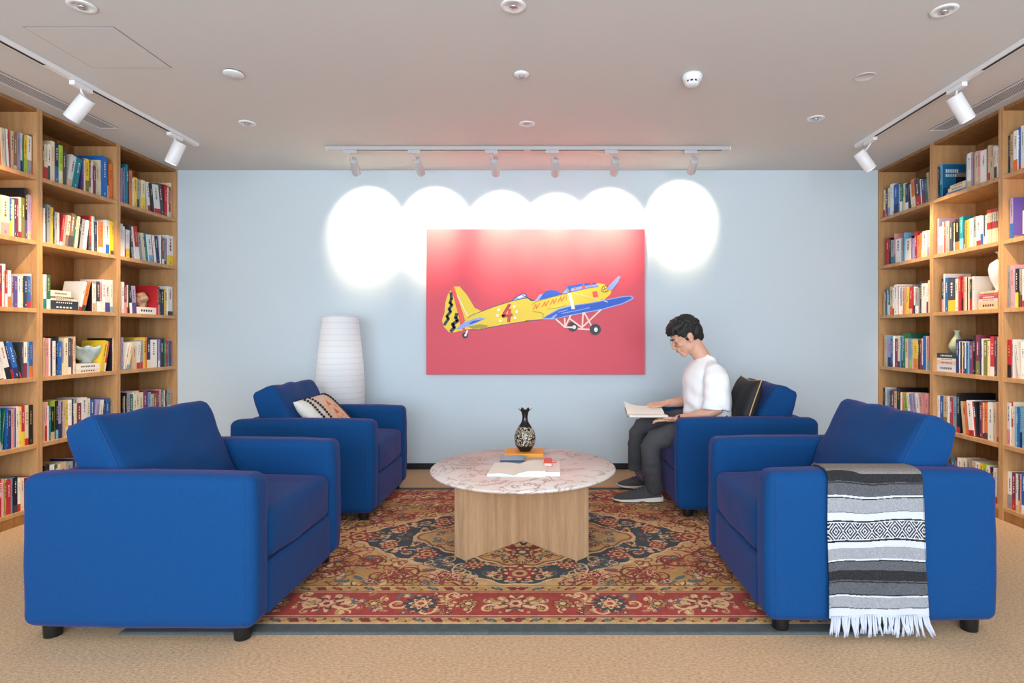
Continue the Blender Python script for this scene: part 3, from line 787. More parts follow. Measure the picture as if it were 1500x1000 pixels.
# fuselage
fus = a_((465,690),(540,630),(655,585),(800,530),(1010,465),(1180,430),(1240,465)) + b2((60,418),(100,415),(400,350),(560,310),(740,270),(890,245),(858,203),(960,218),(1008,262),(1020,290),(1050,300),(1030,345),(960,405),(890,440),(560,492),(350,552),(210,640),(0,665)) + a_((1190,690),(990,722),(700,772),(640,790),(560,785),(470,792))
poly(fus, 'Y')
stroke(a_((465,690),(540,630),(655,585),(800,530),(1010,465),(1180,430),(1240,465))+b2((60,418),(100,415),(250,390),(400,350),(560,312)), .9, 'D')
stroke(a_((470,792),(640,790),(700,772),(990,722),(1190,690))+b2((0,665),(180,655)), .9, 'D')
poly(a_((500,755),(640,728),(740,745),(690,778),(560,783)), 'Q')
poly(a_((365,785),(450,715),(600,655),(625,650),(700,662),(560,735),(400,790)), 'L')
poly(a_((515,722),(560,692),(640,680),(700,663),(600,708),(530,730)), 'B')
stroke(a_((480,670),(620,655)), 1.6, 'Y')
# the number and its dots
stroke(a_((972,508),(895,640),(1000,622)), 4.6, 'G'); stroke(a_((975,560),(962,700)), 4.6, 'G')
stroke(a_((985,500),(905,600)), .8, 'K'); stroke(a_((900,645),(1005,630)), .8, 'K'); stroke(a_((980,640),(975,705)), .7, 'K')
for p in ((850,565),(835,630),(870,690),(1025,530),(1055,588),(1035,657)): disc(A(*p), 2.0, 'W')
# rear windshield
poly(a_((1005,463),(1055,420),(1130,382),(1150,385),(1170,428),(1090,443)), 'L'); stroke(a_((1000,463),(1055,418),(1130,380),(1150,382),(1172,432),(1240,468)), 1, 'D')
poly(a_((1060,425),(1125,395),(1150,405),(1080,440)), 'W')
# cockpit
stroke(b2((-40,350),(30,390),(70,418),(110,415)), 1, 'D')
stroke(b2((130,395),(128,290),(165,275),(225,300)), .7, 'G'); stroke(b2((165,275),(175,330),(225,300)), .6, 'G')
poly(b2((115,415),(170,345),(208,332),(165,415)), 'L')
poly(b2((160,415),(200,355),(245,300),(300,290),(375,295),(415,320),(445,335),(400,352),(250,392)), 'B')
poly(b2((435,333),(500,262),(525,240),(520,322)), 'L'); stroke(b2((432,335),(525,238)), .9, 'D'); stroke(b2((450,230),(520,215)), .6, 'G')
poly(b2((500,300),(520,240),(640,218),(770,203),(860,202),(890,245),(740,272),(560,312)), 'B')
poly(b2((548,300),(560,268),(700,238),(800,228),(872,215),(882,243),(740,262),(570,303)), 'L')
poly(b2((505,300),(515,270),(535,300),(520,318)), 'Q')
def star(c, r, k):
    poly([(c[0]+(r if i % 2 == 0 else r*.45)/s0*math.sin(PI*i/5), c[1]+(r if i % 2 == 0 else r*.45)/s0*math.cos(PI*i/5)) for i in range(10)], k)
star(Bq(605,265), 2.8, 'R'); star(Bq(706,247), 4.6, 'R'); star(Bq(800,226), 2.8, 'R')
stroke(b2((75,470),(130,430),(330,375),(500,340),(490,420)), .8, 'Q'); stroke(b2((255,522),(400,505),(500,470)), .9, 'Q'); stroke(b2((85,550),(190,565),(220,585),(205,620)), 1.0, 'Q')
for cx_, cy_ in ((90,525),(200,495),(300,465),(395,435)):
    stroke(b2((cx_,cy_),(cx_+35,cy_-62)), 1.5, 'O'); stroke(b2((cx_+35,cy_-62),(cx_+42,cy_-10)), 1.5, 'O'); stroke(b2((cx_+42,cy_-10),(cx_+82,cy_-75)), 1.5, 'O')
poly(b2((812,310),(868,300),(885,370),(828,382)), 'R')
disc(Bq(968,275), 4.8, 'K'); disc(Bq(968,275), 3.9, 'Y'); stroke(b2((930,290),(1000,265)), .8, 'K'); stroke(b2((955,245),(975,305)), .8, 'K'); disc(Bq(935,295), 1.9, 'Q')
poly(b2((1000,275),(1010,245),(1045,205),(1130,122),(1158,126),(1130,190),(1055,290),(1020,293)), 'L')
# wing
poly(b2((195,645),(300,570),(400,515),(560,474),(800,443),(1000,402),(1170,365),(1285,358),(1325,385),(1290,412),(1180,462),(920,535),(560,600),(330,648)), 'L')
poly(b2((212,632),(310,580),(400,530),(560,485),(800,452),(1000,412),(1175,378),(1270,370),(1300,385),(1180,448),(920,520),(560,588),(360,634),(320,628)), 'B')
poly(b2((305,628),(375,580),(385,590),(345,632)), 'L')
stroke(b2((400,560),(510,530)), .9, 'L'); stroke(b2((440,575),(620,540),(780,505)), 1.1, 'L'); stroke(b2((920,400),(1000,438)), 1.2, 'L')
stroke(b2((580,322),(760,370),(1000,435)), .8, 'C'); poly(b2((515,330),(552,322),(600,505),(560,522)), 'W'); stroke(b2((560,520),(600,515)), 1.2, 'W')
# undercarriage
disc(Bq(572,735), 7.2, 'K'); disc(Bq(592,742), 2.8, 'W')
for l in (((370,645),(470,735)), ((475,635),(480,740)), ((550,598),(480,740)), ((540,640),(690,750)), ((702,565),(688,750)), ((715,565),(800,722)), ((918,528),(690,742)), ((470,740),(600,745)), ((640,762),(800,770))):
    stroke(b2(*l), 2.3, 'C')
disc(Bq(848,770), 8.2, 'K'); disc(Bq(856,772), 3.4, 'W', .8)
disc(A(472,855), 4.2, 'K'); disc(A(478,852), 1.8, 'W'); stroke(a_((500,800),(480,850)), 2.4, 'W')
pic.build('painted_airplane', None, pa, mats=plist)

# ================================================================ ceiling fittings
def cpt(x, y, drop=0.0):
    s = (VY-y)/(ROOM_H-drop-CAMH); return ((x-VX)/s, F/s)
m_dark = plain('lamp_recess', (40, 40, 42), .4); m_chrome = plain('satin_chrome', (190, 190, 192), .25, metal=.8)
def downlight(px, py, label):
    x, y = cpt(px, py)
    r = empty('downlight', (x, y, ROOM_H), 0, label, 'downlight', 'recessed downlights in the ceiling')
    MB().lathe([(.033, -.0005), (.056, -.0005), (.057, -.004), (.052, -.007), (.035, -.007), (.033, -.004)], seg=40).build('ring', m_white, r)
    MB().lathe([(.0, -.0006), (.0325, -.0006), (.0325, -.003), (.0, -.003)], seg=32).build('recess', m_dark, r)
    MB().lathe([(0, -.0032), (.016, -.0032), (.02, -.010), (.014, -.014), (0, -.014)], seg=24).build('lamp', m_chrome, r)
downlight(120, 8, 'white downlight above the ceiling hatch, at the top left')
downlight(752, 8, 'white downlight at the very top middle of the ceiling')
downlight(1383, 15, 'white downlight near the right track, closest to the viewer')
downlight(362, 180, 'small white downlight nearest the left track spotlight by the wall')
downlight(772, 181, 'small white downlight just in front of the middle spotlight track')
downlight(1195, 173, 'small white downlight on the right, between the middle and right tracks')
x, y = cpt(764, 108)
r = empty('sprinkler', (x, y, ROOM_H), 0, 'white round ceiling sprinkler between the two middle downlights', 'sprinkler')
MB().lathe([(.0, -.0005), (.042, -.0005), (.044, -.004), (.036, -.012), (0, -.012)], seg=36).build('plate', m_white, r)
MB().lathe([(0, -.012), (.018, -.012), (.014, -.022), (0, -.024)], seg=24).build('sprinkler_head', m_grey, r)
x, y = cpt(342, 106)
r = empty('ceiling_speaker', (x, y, ROOM_H), 0, 'flat white disc with a dark rim slit left of the ceiling centre', 'speaker')
MB().lathe([(0, -.0045), (.052, -.0045), (.054, -.012), (.05, -.015), (0, -.015)], seg=40).build('cover', m_white, r)
MB().lathe([(0, -.0005), (.049, -.0005), (.049, -.0045), (0, -.0045)], seg=40).build('gap', m_dark, r)
x, y = cpt(1267, 112)
r = MB().lathe([(0, -.0005), (.056, -.0005), (.058, -.003), (.054, -.005), (.051, -.003), (0, -.003)], seg=40).build('blanking_plate', m_ceil); r.location = (x, y, ROOM_H)
tag(r, 'faint flat round cover plate in the ceiling right of the smoke detector', 'cover plate')
x, y = cpt(1014, 110)
r = empty('smoke_detector', (x, y, ROOM_H), 0, 'white round smoke detector hanging from the ceiling', 'smoke detector')
MB().lathe([(0, -.0005), (.056, -.0005), (.057, -.012), (.050, -.034), (.048, -.038), (0, -.038)], seg=40).build('base', m_white, r)
MB().lathe([(0, -.038), (.038, -.038), (.038, -.048), (0, -.048)], seg=32).build('sensor_chamber', m_dark, r)
for k in range(10):
    a = 2*PI*k/10; MB().box(-.004, .004, .036, .041, -.0485, -.0375, M=Matrix.Rotation(a, 4, 'Z')).build('vent_rib', m_white, r)
MB().lathe([(0, -.048), (.041, -.048), (.040, -.053), (.030, -.062), (0, -.063)], seg=36).build('cap', m_white, r)
# access hatch
q = [cpt(33, 39), cpt(166, 38.5), cpt(252, 99), cpt(139, 100.5)]
hx0 = (q[0][0]+q[3][0])/2; hx1 = (q[1][0]+q[2][0])/2; hy0 = q[0][1]; hy1 = q[2][1]
r = empty('access_panel', ((hx0+hx1)/2, (hy0+hy1)/2, ROOM_H), 0, 'square access hatch flush with the ceiling at the left', 'access hatch')
a, b = (hx1-hx0)/2, (hy1-hy0)/2
MB().box(-a+.004, a-.004, -b+.004, b-.004, -.003, -.0004).build('panel', m_ceil, r)
mb = MB()
for (u0, u1, v0, v1) in ((-a, a, -b, -b+.003), (-a, a, b-.003, b), (-a, -a+.003, -b, b), (a-.003, a, -b, b)): mb.box(u0, u1, v0, v1, -.002, -.0003)
mb.build('gap_line', plain('hatch_gap', (120, 118, 116), .9), r)
# linear air vents
def vent(x0, x1, y0, y1, label):
    r = empty('air_vent', ((x0+x1)/2, y0, ROOM_H), 0, label, 'air vent', 'linear ceiling vents above the bookcases')
    h = (x1-x0)/2; L = y1-y0
    MB().box(-h, h, 0, L, -.004, -.0004).build('backing', m_dark, r)
    mb = MB()
    for (u0, u1, v0, v1) in ((-h, h, 0, .012), (-h, h, L-.012, L), (-h, -h+.01, 0.0125, L-.0125), (h-.01, h, 0.0125, L-.0125)): mb.box(u0, u1, v0, v1, -.007, -.0005)
    mb.build('vent_frame', m_white, r)
    mb = MB(); n = 7
    for k in range(n):
        c = -h+.012+(2*h-.024)*(k+.5)/n; mb.box(c-.0026, c+.0026, .013, L-.013, -.0052, -.0042)
    mb.build('grille', m_white, r)
vent(-3.22, -3.09, 2.2, 4.06, 'long slotted air vent in the ceiling above the left bookcases')
vent(2.72, 2.85, 2.2, 4.10, 'long slotted air vent in the ceiling above the right bookcases')

m_spotgrey = plain('pale_grey_metal', (184, 184, 186), .35)
m_lens, nt_, b_ = new_mat('spot_lens'); b_.inputs['Emission Color'].default_value = (1, .9, .75, 1); b_.inputs['Emission Strength'].default_value = 6.0
# ================================================================ spotlight tracks
def track(p0, p1, label, slots, mat=None):
    p0 = Vector(p0); p1 = Vector(p1); L = (p1-p0).length; ang = math.atan2(p1.y-p0.y, p1.x-p0.x)
    r = empty('light_track', (p0.x, p0.y, ROOM_H), ang, label, 'light track', 'white spotlight tracks on the ceiling')
    MB().box(0, L, -.018, .018, -.026, -.0005).build('rail', mat or m_white, r, bevel=.001)
    mb = MB()
    for a, b in slots: mb.box(a, b, -.009, .009, -.0268, -.0261)
    mb.build('slot', m_slot, r)
    MB().box(-.004, -.0002, -.019, .019, -.027, -.0005).build('end_cap', m_white, r)
    MB().box(L+.0002, L+.004, -.019, .019, -.027, -.0005).build('end_cap', m_white, r)
    return r
def spot(base, along, top, aim, label, group, L=.15, rad=.034, adl=.11, mat=None):
    """base on the track underside; along = track direction; head from top point along aim"""
    mat = mat or m_white
    r = empty('track_spotlight', base, 0, label, 'spotlight', group)
    B = Vector(base); top = Vector(top)-B; aim = Vector(aim).normalized(); al = Vector(along).normalized(); si = Vector((-al.y, al.x, 0))
    M = Matrix((( *al, 0), (*si, 0), (0, 0, 1, 0), (0, 0, 0, 1))).transposed()
    mb = MB(); vs = []
    mb.box(-adl/2, adl/2, -.0165, .0165, -.026, -.0012, M=M); mb.build('adapter', mat, r, bevel=.002)
    piv = top+aim*.035
    st = Vector((piv.x*.0, piv.y*.0, -.026))
    mb = MB(); mb.tube([st, st+Vector((0, 0, -.012)), Vector((top.x*.6, top.y*.6, top.z-.004)), top+aim*.004], .006, seg=10); mb.build('stem', mat, r)
    pts = [top, top+aim*.002, top+aim*(L-.002), top+aim*L]; 
    mb = MB(); mb.tube(pts, [rad*.96, rad, rad, rad*.97], seg=32)
    body = mb.build('lamp_head', mat, r)
    mb = MB(); mb.tube([top+aim*(L+.0004), top+aim*(L+.0012)], rad*.8, seg=24); mb.build('lens', m_lens, r)
    return r, B+top+aim*(L+.012), aim

TRY = 4.47
SPOTS = []
track((-1.765, TRY, 0), (1.40, TRY, 0), 'long white track with six small spotlights in front of the painting wall', [(.16, 1.55), (1.60, 3.10)], mat=m_spotgrey)
heads = [(514, 517, 524, 540, 318, 'first of the six wall spotlights, at the far left of the track'), (607, 610.5, 617, 638, 318, 'second wall spotlight from the left, left of the painting edge'),
         (720, 723.5, 727, 735, 325, 'third wall spotlight from the left, above the plane tail'), (809, 812.7, 815.5, 815, 330, 'fourth wall spotlight from the left, above the middle of the painting'),
         (895, 901, 897.6, 893, 320, 'fifth wall spotlight from the left, above the plane nose'), (1011.5, 1017.7, 1010.7, 997, 306, 'sixth wall spotlight, at the right end, making the lone bright circle')]
for bx_, tx, bt, cx_, cy_, lab in heads:
    s_ = F/TRY; base = ((bx_-VX)/s_, TRY, ROOM_H-.026); top = ((tx-VX)/s_, TRY+.0, CAMH-(234-VY)/s_)
    tgt = Vector(((cx_-VX)/(F/BACK_Y), BACK_Y, CAMH-(cy_-VY)/(F/BACK_Y)))
    aim = tgt-Vector(top)
    _, e, a = spot(base, (1, 0, 0), top, aim, lab, 'six small spotlights on the middle track', L=.155, rad=.032, adl=.10, mat=m_spotgrey)
    SPOTS.append(('wall', e, a))
# side tracks
track((-2.73, 1.2, 0), (-2.73, 4.37, 0), 'white spotlight track along the left side of the ceiling', [(.3, 1.86), (2.16, 2.92)])
track((2.365, 1.2, 0), (2.365, 4.40, 0), 'white spotlight track along the right side of the ceiling', [(.3, 1.92), (2.20, 2.96)])
def side_head(px0, py0, px1, py1, TXs, Yt, lab, sgn):
    """px0,py0 rear end of the head, px1,py1 front end"""
    base = (TXs, Yt, ROOM_H-.026)
    a = P(px0, py0, Yt); b = P(px1, py1, Yt+.0)
    aim = b-a; L = aim.length; aim.y += .0
    _, e, d = spot(base, (0, 1, 0), a, aim, lab, 'large white spotlights on the side tracks', L=L, rad=.042, adl=.13)
    SPOTS.append(('shelf', e, d))
side_head(128.5, 144, 104, 174, -2.73, 3.30, 'white spotlight on the left track, the larger nearer one', 1)
side_head(264, 209, 250, 239, -2.73, 4.12, 'white spotlight on the left track, the far one by the wall', 1)
side_head(1397, 141, 1418, 176, 2.365, 3.32, 'white spotlight on the right track, the larger nearer one', -1)
side_head(1258, 223, 1276, 248, 2.365, 4.22, 'white spotlight on the right track, the far one by the wall', -1)
# ================================================================ oriental rug
def make_rug():
    st = .0035; HW, HD = 1.58, 1.09
    nx = int(HW/st); ny = int(HD/st)                     # one quadrant, mirrored twice
    u = (np.arange(nx)+.5)*st; v = (np.arange(ny)+.5)*st
    U, V = np.meshgrid(u, v)
    img = np.zeros((ny, nx, 3)); rs = np.random.RandomState(5)
    c = {k: np.array(x, float) for k, x in dict(red=(158, 62, 54), drk=(48, 42, 42), blue=(62, 70, 76), tan=(196, 158, 108), gold=(176, 138, 80), cream=(212, 176, 132), br=(116, 60, 44), teal=(92, 104, 104), mar=(126, 46, 44), pk=(206, 128, 104)).items()}
    d = np.minimum(HW-U, HD-V)
    img[:] = c['tan']
    q = (U/1.02)**1.15+(V/.66)**1.25
    wig = .03*np.cos(U*38)*np.cos(V*30)
    q = q+wig
    fld = d > .43
    img[(q > 1.22) & fld] = c['gold']
    img[(q > 1.0) & (q < 1.22) & fld] = c['tan']
    img[(q < 1.0) & fld] = c['blue']
    img[(q < .62) & fld] = c['gold']
    img[(q < .56) & fld] = c['tan']
    img[(q < .26) & fld] = c['mar']
    img[(q < .18) & fld] = c['tan']
    for a, w_, k in ((1.22, .014, 'mar'), (1.0, .016, 'cream'), (.62, .016, 'cream'), (.585, .008, 'mar'), (.26, .012, 'cream')):
        img[(abs(q-a) < w_) & fld] = c[k]
    def stamp(cx, cy, r, col, n=0, dep=.25, ph=0.0, asp=1.0, rot=0.0):
        x0, x1 = int((cx-r*1.3)/st), int((cx+r*1.3)/st)+2; y0, y1 = int((cy-r*1.3)/st), int((cy+r*1.3)/st)+2
        x0, y0 = max(0, x0), max(0, y0); x1, y1 = min(nx, x1), min(ny, y1)
        if x1 <= x0 or y1 <= y0: return
        uu = U[y0:y1, x0:x1]-cx; vv = V[y0:y1, x0:x1]-cy
        a = uu*math.cos(rot)+vv*math.sin(rot); b = (-uu*math.sin(rot)+vv*math.cos(rot))*asp
        rr = np.hypot(a, b); th = np.arctan2(b, a)
        lim = r*(1-dep+dep*np.cos(n*th+ph)) if n else r
        m = rr < lim; sub = img[y0:y1, x0:x1]; sub[m] = c[col]
    def rosette(cx, cy, r, cols, n=8, asp=1.0, rot=0.0):
        stamp(cx, cy, r*1.08, 'drk', n, .22, 0, asp, rot)
        for i, k in enumerate(cols): stamp(cx, cy, r*(1-i/len(cols))*.98, k, n if i < 2 else 0, .2, 0, asp, rot)
    def scroll(cx, cy, r, ang, turns, w_, col, sgn=1, leaf=None):
        N = int(60*turns)
        for i in range(N):
            t = i/N; rr = r*(1-t*.85); a = ang+sgn*t*turns*2*PI
            stamp(cx+rr*math.cos(a)-r*math.cos(ang), cy+rr*math.sin(a)-r*math.sin(ang), w_*(1.1-.5*t), col)
        if leaf: stamp(cx-r*math.cos(ang), cy-r*math.sin(ang), w_*2.6, leaf, 5, .3)
    # field scrolls
    for zone, lo, hi, cols, leafs, cnt, sz in (('sp', 1.06, 9, ('mar', 'br', 'red'), ('red', 'teal', 'cream', 'pk'), 150, (.03, .075)), ('band', .66, .96, ('cream', 'tan', 'teal'), ('cream', 'red', 'pk', 'gold'), 85, (.025, .055)), ('in', .05, .54, ('br', 'mar', 'teal'), ('red', 'cream', 'blue'), 65, (.02, .045))):
        k = 0; tries = 0
        while k < cnt and tries < 4000:
            tries += 1
            x, y = rs.uniform(0, HW-.45), rs.uniform(0, HD-.45)
            qq = (x/1.02)**1.15+(y/.66)**1.25
            if not (lo < qq < hi): continue
            k += 1; r = rs.uniform(*sz)
            if rs.rand() < .6: scroll(x, y, r, rs.uniform(0, 6.28), rs.uniform(.6, 1.3), .0045, cols[rs.randint(3)], rs.choice([-1, 1]), leafs[rs.randint(len(leafs))])
            elif rs.rand() < .6: rosette(x, y, r*.55, (leafs[rs.randint(len(leafs))], 'cream', cols[0]), rs.choice([5, 6, 8]))
            else:
                stamp(x, y, r*.6, leafs[rs.randint(len(leafs))], 0, 0, 0, 2.6, rs.uniform(0, 3)); 
    # large flowers on the medallion and its pendants
    for (x, y, r) in ((.98, .0, .10), (.0, .52, .10), (.52, .27, .075), (.24, .42, .06), (.76, .14, .06)):
        rosette(x, y, r, ('red', 'cream', 'red', 'tan', 'mar'), 8)
    rosette(0, 0, .13, ('blue', 'cream', 'red', 'gold', 'mar'), 8); rosette(.3, 0, .09, ('mar', 'tan', 'blue', 'cream'), 6); rosette(0, .24, .08, ('mar', 'tan', 'blue', 'cream'), 6)
    for (x, y) in ((1.02, .5), (.85, .42), (.62, .57), (1.08, .3)): scroll(x, y, .085, 1.0, 1.2, .009, 'br'); scroll(x+.03, y, .06, 2.6, 1.0, .006, 'mar', -1, 'red')
    keep = img.copy()
    # borders
    bd = d <= .43
    img[bd] = c['tan']; 
    main = (d > .135) & (d < .365); img[main] = c['red']
    for a, w_, k in ((.43, .006, 'drk'), (.37, .005, 'mar'), (.362, .004, 'cream'), (.138, .004, 'cream'), (.13, .005, 'mar'), (.075, .005, 'cream')):
        img[abs(d-a) < w_] = c[k]
    clipm = ~bd
    def both(s, off, fn):           # place a motif at distance off from both kinds of edges
        if s < HW-off: fn(s, HD-off)
        if s < HD-off: fn(HW-off, s)
    P_ = .42
    for i in range(130):
        s_ = rs.uniform(0, HW); off = rs.uniform(.16, .34); kk = rs.choice(['cream', 'gold', 'teal', 'tan', 'mar', 'pk']); r_ = rs.uniform(.014, .034)
        both(s_, off, (lambda x, y: scroll(x, y, r_, s_*40, .9, .0042, kk, 1, 'cream')) if i % 3 else (lambda x, y: rosette(x, y, r_*.6, (kk, 'br', 'cream'), 6)))
    for i in range(6):
        s = i*P_
        both(s, .25, lambda x, y: (stamp(x, y, .105, 'cream', 10, .3, .4, 1.25), rosette(x, y, .06, ('br', 'pk', 'cream', 'mar'), 0 if i % 2 else 6)) if i % 2 == 0 else (stamp(x, y, .085, 'blue', 12, .16), rosette(x, y, .058, ('cream', 'red', 'cream', 'red'), 8)))
        for o in (-.14, .14):
            both(abs(s+P_/2+o), .215, lambda x, y: scroll(x, y, .045, rs.uniform(0, 6), 1.0, .007, 'cream', rs.choice([-1, 1]), 'gold'))
            both(abs(s+P_/2+o*.7), .295, lambda x, y: scroll(x, y, .04, rs.uniform(0, 6), .9, .0065, rs.choice(['teal', 'gold', 'cream']), rs.choice([-1, 1]), 'cream'))
        both(s+P_/2, .25, lambda x, y: rosette(x, y, .045, ('gold', 'br', 'cream'), 7))
    for off, per in ((.103, .075), (.397, .075)):
        i = 0; s = .02
        while s < HW:
            both(s+per*.3, off+.008, lambda x, y: stamp(x, y, .010, 'br')); both(s+per*.75, off-.01, lambda x, y: stamp(x, y, .009, 'mar'))
            kk = ('mar', 'teal', 'gold', 'red')[i % 4]
            both(s, off, lambda x, y: stamp(x, y, .019, kk, 0, 0, 0, 1.5 if i % 2 else 1.0)); both(s+per/2, off, lambda x, y: stamp(x, y, .011, 'gold'))
            s += per; i += 1
    img[clipm] = keep[clipm]
    img[d < .07] = np.array((74, 80, 80.))
    # mirror to the whole rug, add weave mottling
    full = np.concatenate([img[:, ::-1], img], axis=1); full = np.concatenate([full[::-1], full], axis=0)
    H, Wd = full.shape[:2]
    lo = rs.rand(H//8+2, Wd//8+2); lo = np.kron(lo, np.ones((8, 8)))[:H, :Wd]
    full = full*(1+.13*(rs.rand(H, Wd, 1)-.5)+.10*(lo[..., None]-.5))
    f = np.clip(full/255, 0, 1); f = np.where(f <= .04045, f/12.92, ((f+.055)/1.055)**2.4)
    # mesh: one vertex row more than faces; colour per face corner
    xs = (np.arange(Wd+1)-Wd/2)*st; ys = (np.arange(H+1)-H/2)*st
    X, Y = np.meshgrid(xs, ys)
    edge = np.minimum(Wd/2*st-abs(X), H/2*st-abs(Y))
    Z = .0095-.006*np.clip(1-edge/.008, 0, 1)**2
    nv = (Wd+1)*(H+1)
    co = np.stack([X, Y, Z], -1).reshape(-1, 3)
    ii, jj = np.meshgrid(np.arange(H), np.arange(Wd), indexing='ij')
    a = (ii*(Wd+1)+jj).ravel(); faces = np.stack([a, a+1, a+Wd+2, a+Wd+1], -1)
    # rim
    rim = [list(range(0, Wd+1)), [r*(Wd+1)+Wd for r in range(H+1)], [H*(Wd+1)+Wd-k for k in range(Wd+1)], [(H-r)*(Wd+1) for r in range(H+1)]]
    loop = []
    for seg in rim: loop += seg[:-1]
    loop = np.array(loop); low = co[loop].copy(); low[:, 2] = .0005
    n = len(loop); lidx = nv+np.arange(n); nxt = np.roll(np.arange(n), -1)
    rf = np.stack([lidx, lidx[nxt], loop[nxt], loop], -1)
    co = np.concatenate([co, low]); faces = np.concatenate([faces, rf])
    me = bpy.data.meshes.new('patterned_rug'); me.vertices.add(len(co)); me.vertices.foreach_set('co', co.ravel())
    nf = len(faces); me.loops.add(nf*4); me.loops.foreach_set('vertex_index', faces.ravel().astype(np.int32))
    me.polygons.add(nf); me.polygons.foreach_set('loop_start', (np.arange(nf)*4).astype(np.int32))
    me.update(calc_edges=True)
    ca = me.color_attributes.new('Col', 'FLOAT_COLOR', 'CORNER')
    col = np.ones((nf, 4, 4), np.float32); col[:H*Wd, :, :3] = f.reshape(-1, 1, 3); col[H*Wd:, :, :3] = lin((58, 74, 84))
    ca.data.foreach_set('color', col.ravel())
    me.materials.append(attr_mat('rug_pile', .95, bump=.4, bscale=500)); me.validate()
    o = bpy.data.objects.new('patterned_rug', me); C.objects.link(o); o.location = (-.16, 3.367, 0)
    tag(o, 'large red, gold and blue oriental rug with medallion under the coffee table', 'rug')
make_rug()

# ================================================================ cushions
def pillow(w, h, t, colf, M, n=40, name='cushion', mat=None, parent=None, pinch=.05):
    """flat axes x (w) and z (h), thickness along y"""
    mb = MB(); vs = []; fs = []; cols = []
    def pt(i, j, s):
        a = -1+2*i/n; b = -1+2*j/n
        e = (1-a**4)*(1-b**4); th = t/2*max(0, e)**.55
        k = 1-pinch*(1-abs(b)**1.5)*abs(a)**6*1.0; k2 = 1-pinch*(1-abs(a)**1.5)*abs(b)**6
        nz = mnoise.noise(Vector((a*2.3, b*2.3, s*3)))*.006*max(0, e)
        return (a*w/2*k, s*(th+nz), b*h/2*k2)
    for s in (-1, 1):
        base = len(vs)
        for i in range(n+1):
            for j in range(n+1): vs.append(pt(i, j, s))
        for i in range(n):
            for j in range(n):
                p = base+i*(n+1)+j; f = (p, p+n+1, p+n+2, p+1)
                mb_col = colf((i+.5)/n*2-1, (j+.5)/n*2-1, s)
                mb.f.append(list(f if s < 0 else f[::-1])); mb.c.append(lin(mb_col)); mb.m.append(0); mb.sm.append(True)
    mb.v = [M @ Vector(p) for p in vs]
    return mb.build(name, mat, parent, weld=True), pt
m_cush = attr_mat('woven_cushion', .9, bump=.5, bscale=260)
root = empty('patterned_cushion', (-1.60, 4.04, .625), 0, 'cream cushion with dark pompom rows and orange triangles on the far left armchair', 'cushion')
# pillow x axis -> world +Y, z axis -> up the slope (towards -X, +Z), y axis -> normal (pillow front = -y)
ex_ = Vector((0, 1, 0)); ez = Vector((-.69, 0, .72)).normalized(); ey = ez.cross(ex_)   # right handed x, y, z
MP = Matrix(((ex_.x, ey.x, ez.x, 0), (ex_.y, ey.y, ez.y, 0), (ex_.z, ey.z, ez.z, 0), (0, 0, 0, 1)))
def pc(a, b, s):
    r_ = random.random()*10
    if a < -.42 or a > .86: return (222-r_, 218-r_, 208-r_)
    if abs(a+.34) < .03: return (236, 196, 168)
    for (ta, tb, w, col) in ((.12, .40, .16, (214, 120, 70)), (.12, -.05, .16, (206, 96, 64)), (.12, -.5, .16, (214, 120, 70)), (-.06, .18, .13, (230, 180, 110)), (-.06, -.28, .13, (226, 170, 100)), (.36, .18, .13, (224, 160, 130)), (.36, -.28, .13, (224, 150, 110))):
        if abs(b-tb) < w and abs(a-ta) < (w-(b-tb))*.5 : return col
    if .55 < a < .60 or .70 < a < .73: return (200, 150, 120)
    return (224-r_, 198-r_, 176-r_)
pw, ph_, pt_ = .50, .36, .13
cu, ptf = pillow(pw, ph_, pt_, pc, MP, name='cover', mat=m_cush, parent=root)
m_pom = plain('dark_pompom_wool', (44, 38, 44), .95, bump=.6, bscale=300)
for a in (-.74, -.46, .68, .93):
    mb = MB(); 
    for sgn in (-1, 1):
        for k in range(17):
            b = -.96+1.92*k/16; i = (a+1)/2*40; j = (b+1)/2*40
            p = Vector(ptf(i, j, sgn)); p.y += sgn*.004
            mb.ellip(MP @ p, (.0095, .0095, .0095), seg=8, rings=6)
    mb.build('pompom_row', m_pom, root)
# black cushion with gold piping behind the man
root = empty('black_cushion', (1.345, 4.02, .70), 0, 'black cushion with gold piping wedged behind the man', 'cushion')
ez = Vector((.30, 0, .954)).normalized(); ey = ez.cross(ex_)
MB2 = Matrix(((ex_.x, ey.x, ez.x, 0), (ex_.y, ey.y, ez.y, 0), (ex_.z, ey.z, ez.z, 0), (0, 0, 0, 1)))
def bc(a, b, s): return (26, 25, 28)
cb, ptb = pillow(.42, .42, .12, bc, MB2, name='cover', mat=attr_mat('black_velvet', .7), parent=root, pinch=.09)
lp = [(-1, -1+2*k/20) for k in range(20)]+[(-1+2*k/20, 1) for k in range(20)]+[(1, 1-2*k/20) for k in range(20)]+[(1-2*k/20, -1) for k in range(21)]
MB().tube([MB2 @ Vector(ptb((a+1)/2*40, (b+1)/2*40, 1)) for a, b in lp], .0042, seg=8).build('gold_piping', plain('gold_cord', (198, 160, 96), .5), root)

